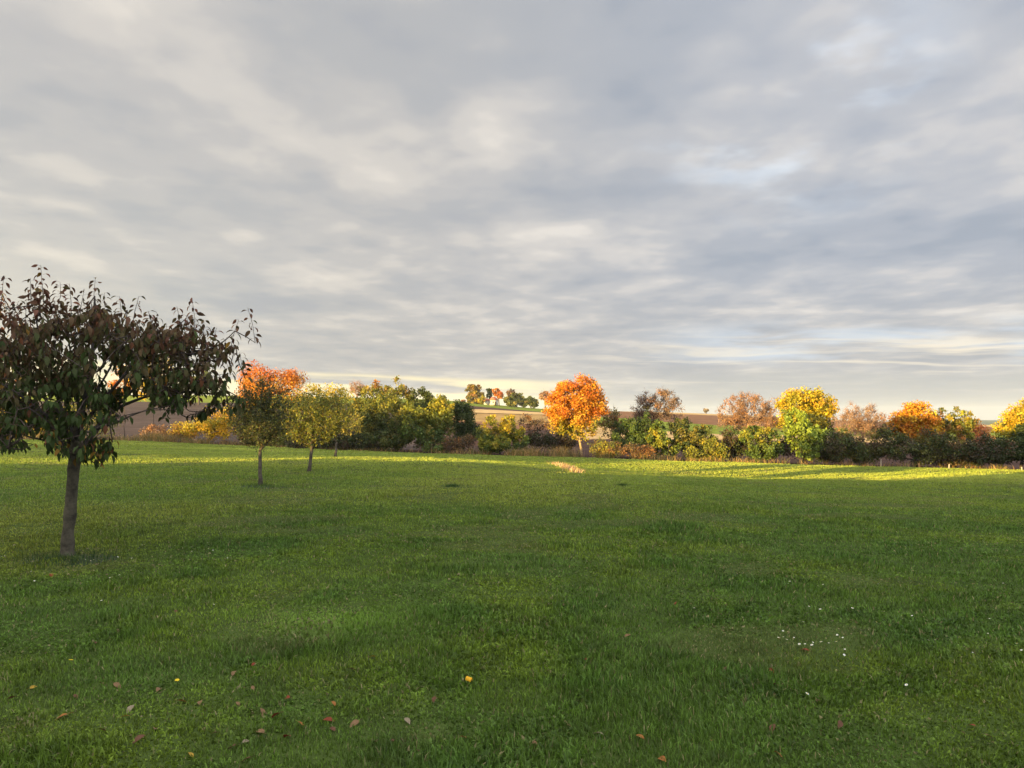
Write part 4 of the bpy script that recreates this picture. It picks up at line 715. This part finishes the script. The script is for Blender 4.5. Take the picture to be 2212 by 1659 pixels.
i = np.arange(n-1)[:, None]; g.add(v, [np.concatenate([np.concatenate([i+a*n, i+1+a*n, i+1+(a+1)*n, i+(a+1)*n], 1) for a in range(4)])], (.05, .08, .02)); tag(g.build('shade_hedge', M_leaf), 'unseen tall hedge added behind the viewpoint to shade the lawn', 'hedge')
def shade_tree(x, z, rx, rz_, lb, n=2600, seed=1, y=-D-5):
    rr = np.random.default_rng(seed); b = np.array([x, y, 0.]); root = empty('tree', b); tag(root, lb, 'tree', 'unseen trees added behind the viewpoint for shade')
    T, _ = lobe_points([(x, y, z, rx, rx*.8, rz_)], 60, rr, .3); P, par, rad, tips, nt = skeleton(b, np.array([x, y, max(2, z-rz_*.9)]), T, .18, rr=rr); g = Geo(); emit_skel(g, P, par, rad, nt, k=4); g.build('trunk', M_bark, root, origin=b)
    ci = rr.integers(0, 60, n); pos = T[ci]+rr.normal(0, 1, (n, 3))*np.array([.3*rx, .3*rx, .09*rz_]); s = np.full(n, .3); gl = Geo(); leaves(gl, pos, rr.normal(size=(n, 3)), rr.normal(size=(n, 3)), s, s*.8, np.tile([(.06, .09, .02)], (n, 1))); gl.build('crown', M_leaf, root, origin=b)
SH = [(-65.5, 6.75, 4.5, .75), (-74, 7.5, 4.5, 1.4), (-82, 8.6, 6, 2.2), (-91, 8.8, 7, 2.4), (-103, 8.1, 7, 1.7), (-116, 8.1, 7, 1.7), (-44.5, 7.75, 3.0, 1.05), (-39.5, 7.9, 3.4, 1.2), (-34.5, 7.75, 3.2, 1.1), (-41.2, 9.5, 1.8, .6), (-39.9, 6.0, 1.7, .36)]  # added crowns, sized and placed by where their shade should fall
for i, (x, z, rx, rz_) in enumerate(SH): shade_tree(x-5*math.tan(SUN_AZ), z+.15+5/math.cos(SUN_AZ)*tS, rx, rz_, 'unseen tree added behind the viewpoint to shade lawn and hedge', n=int(1500*rx*rz_), seed=70+i)

# ------------------------------------------------------------------ air
hz = bpy.data.materials.new('air'); hz.use_nodes = True; hn = hz.node_tree; hn.nodes.clear(); ho = hn.nodes.new('ShaderNodeOutputMaterial'); hv = hn.nodes.new('ShaderNodeVolumePrincipled')
hv.inputs['Color'].default_value = (.85, .92, 1, 1); hv.inputs['Density'].default_value = .00009; hv.inputs['Anisotropy'].default_value = .0; hn.links.new(hv.outputs[0], ho.inputs['Volume'])
g = Geo(); g.box((0, 1900, 15), (9000, 5200, 150)); tag(g.build('haze', hz), 'thin morning haze over the fields', 'haze', kind='stuff')
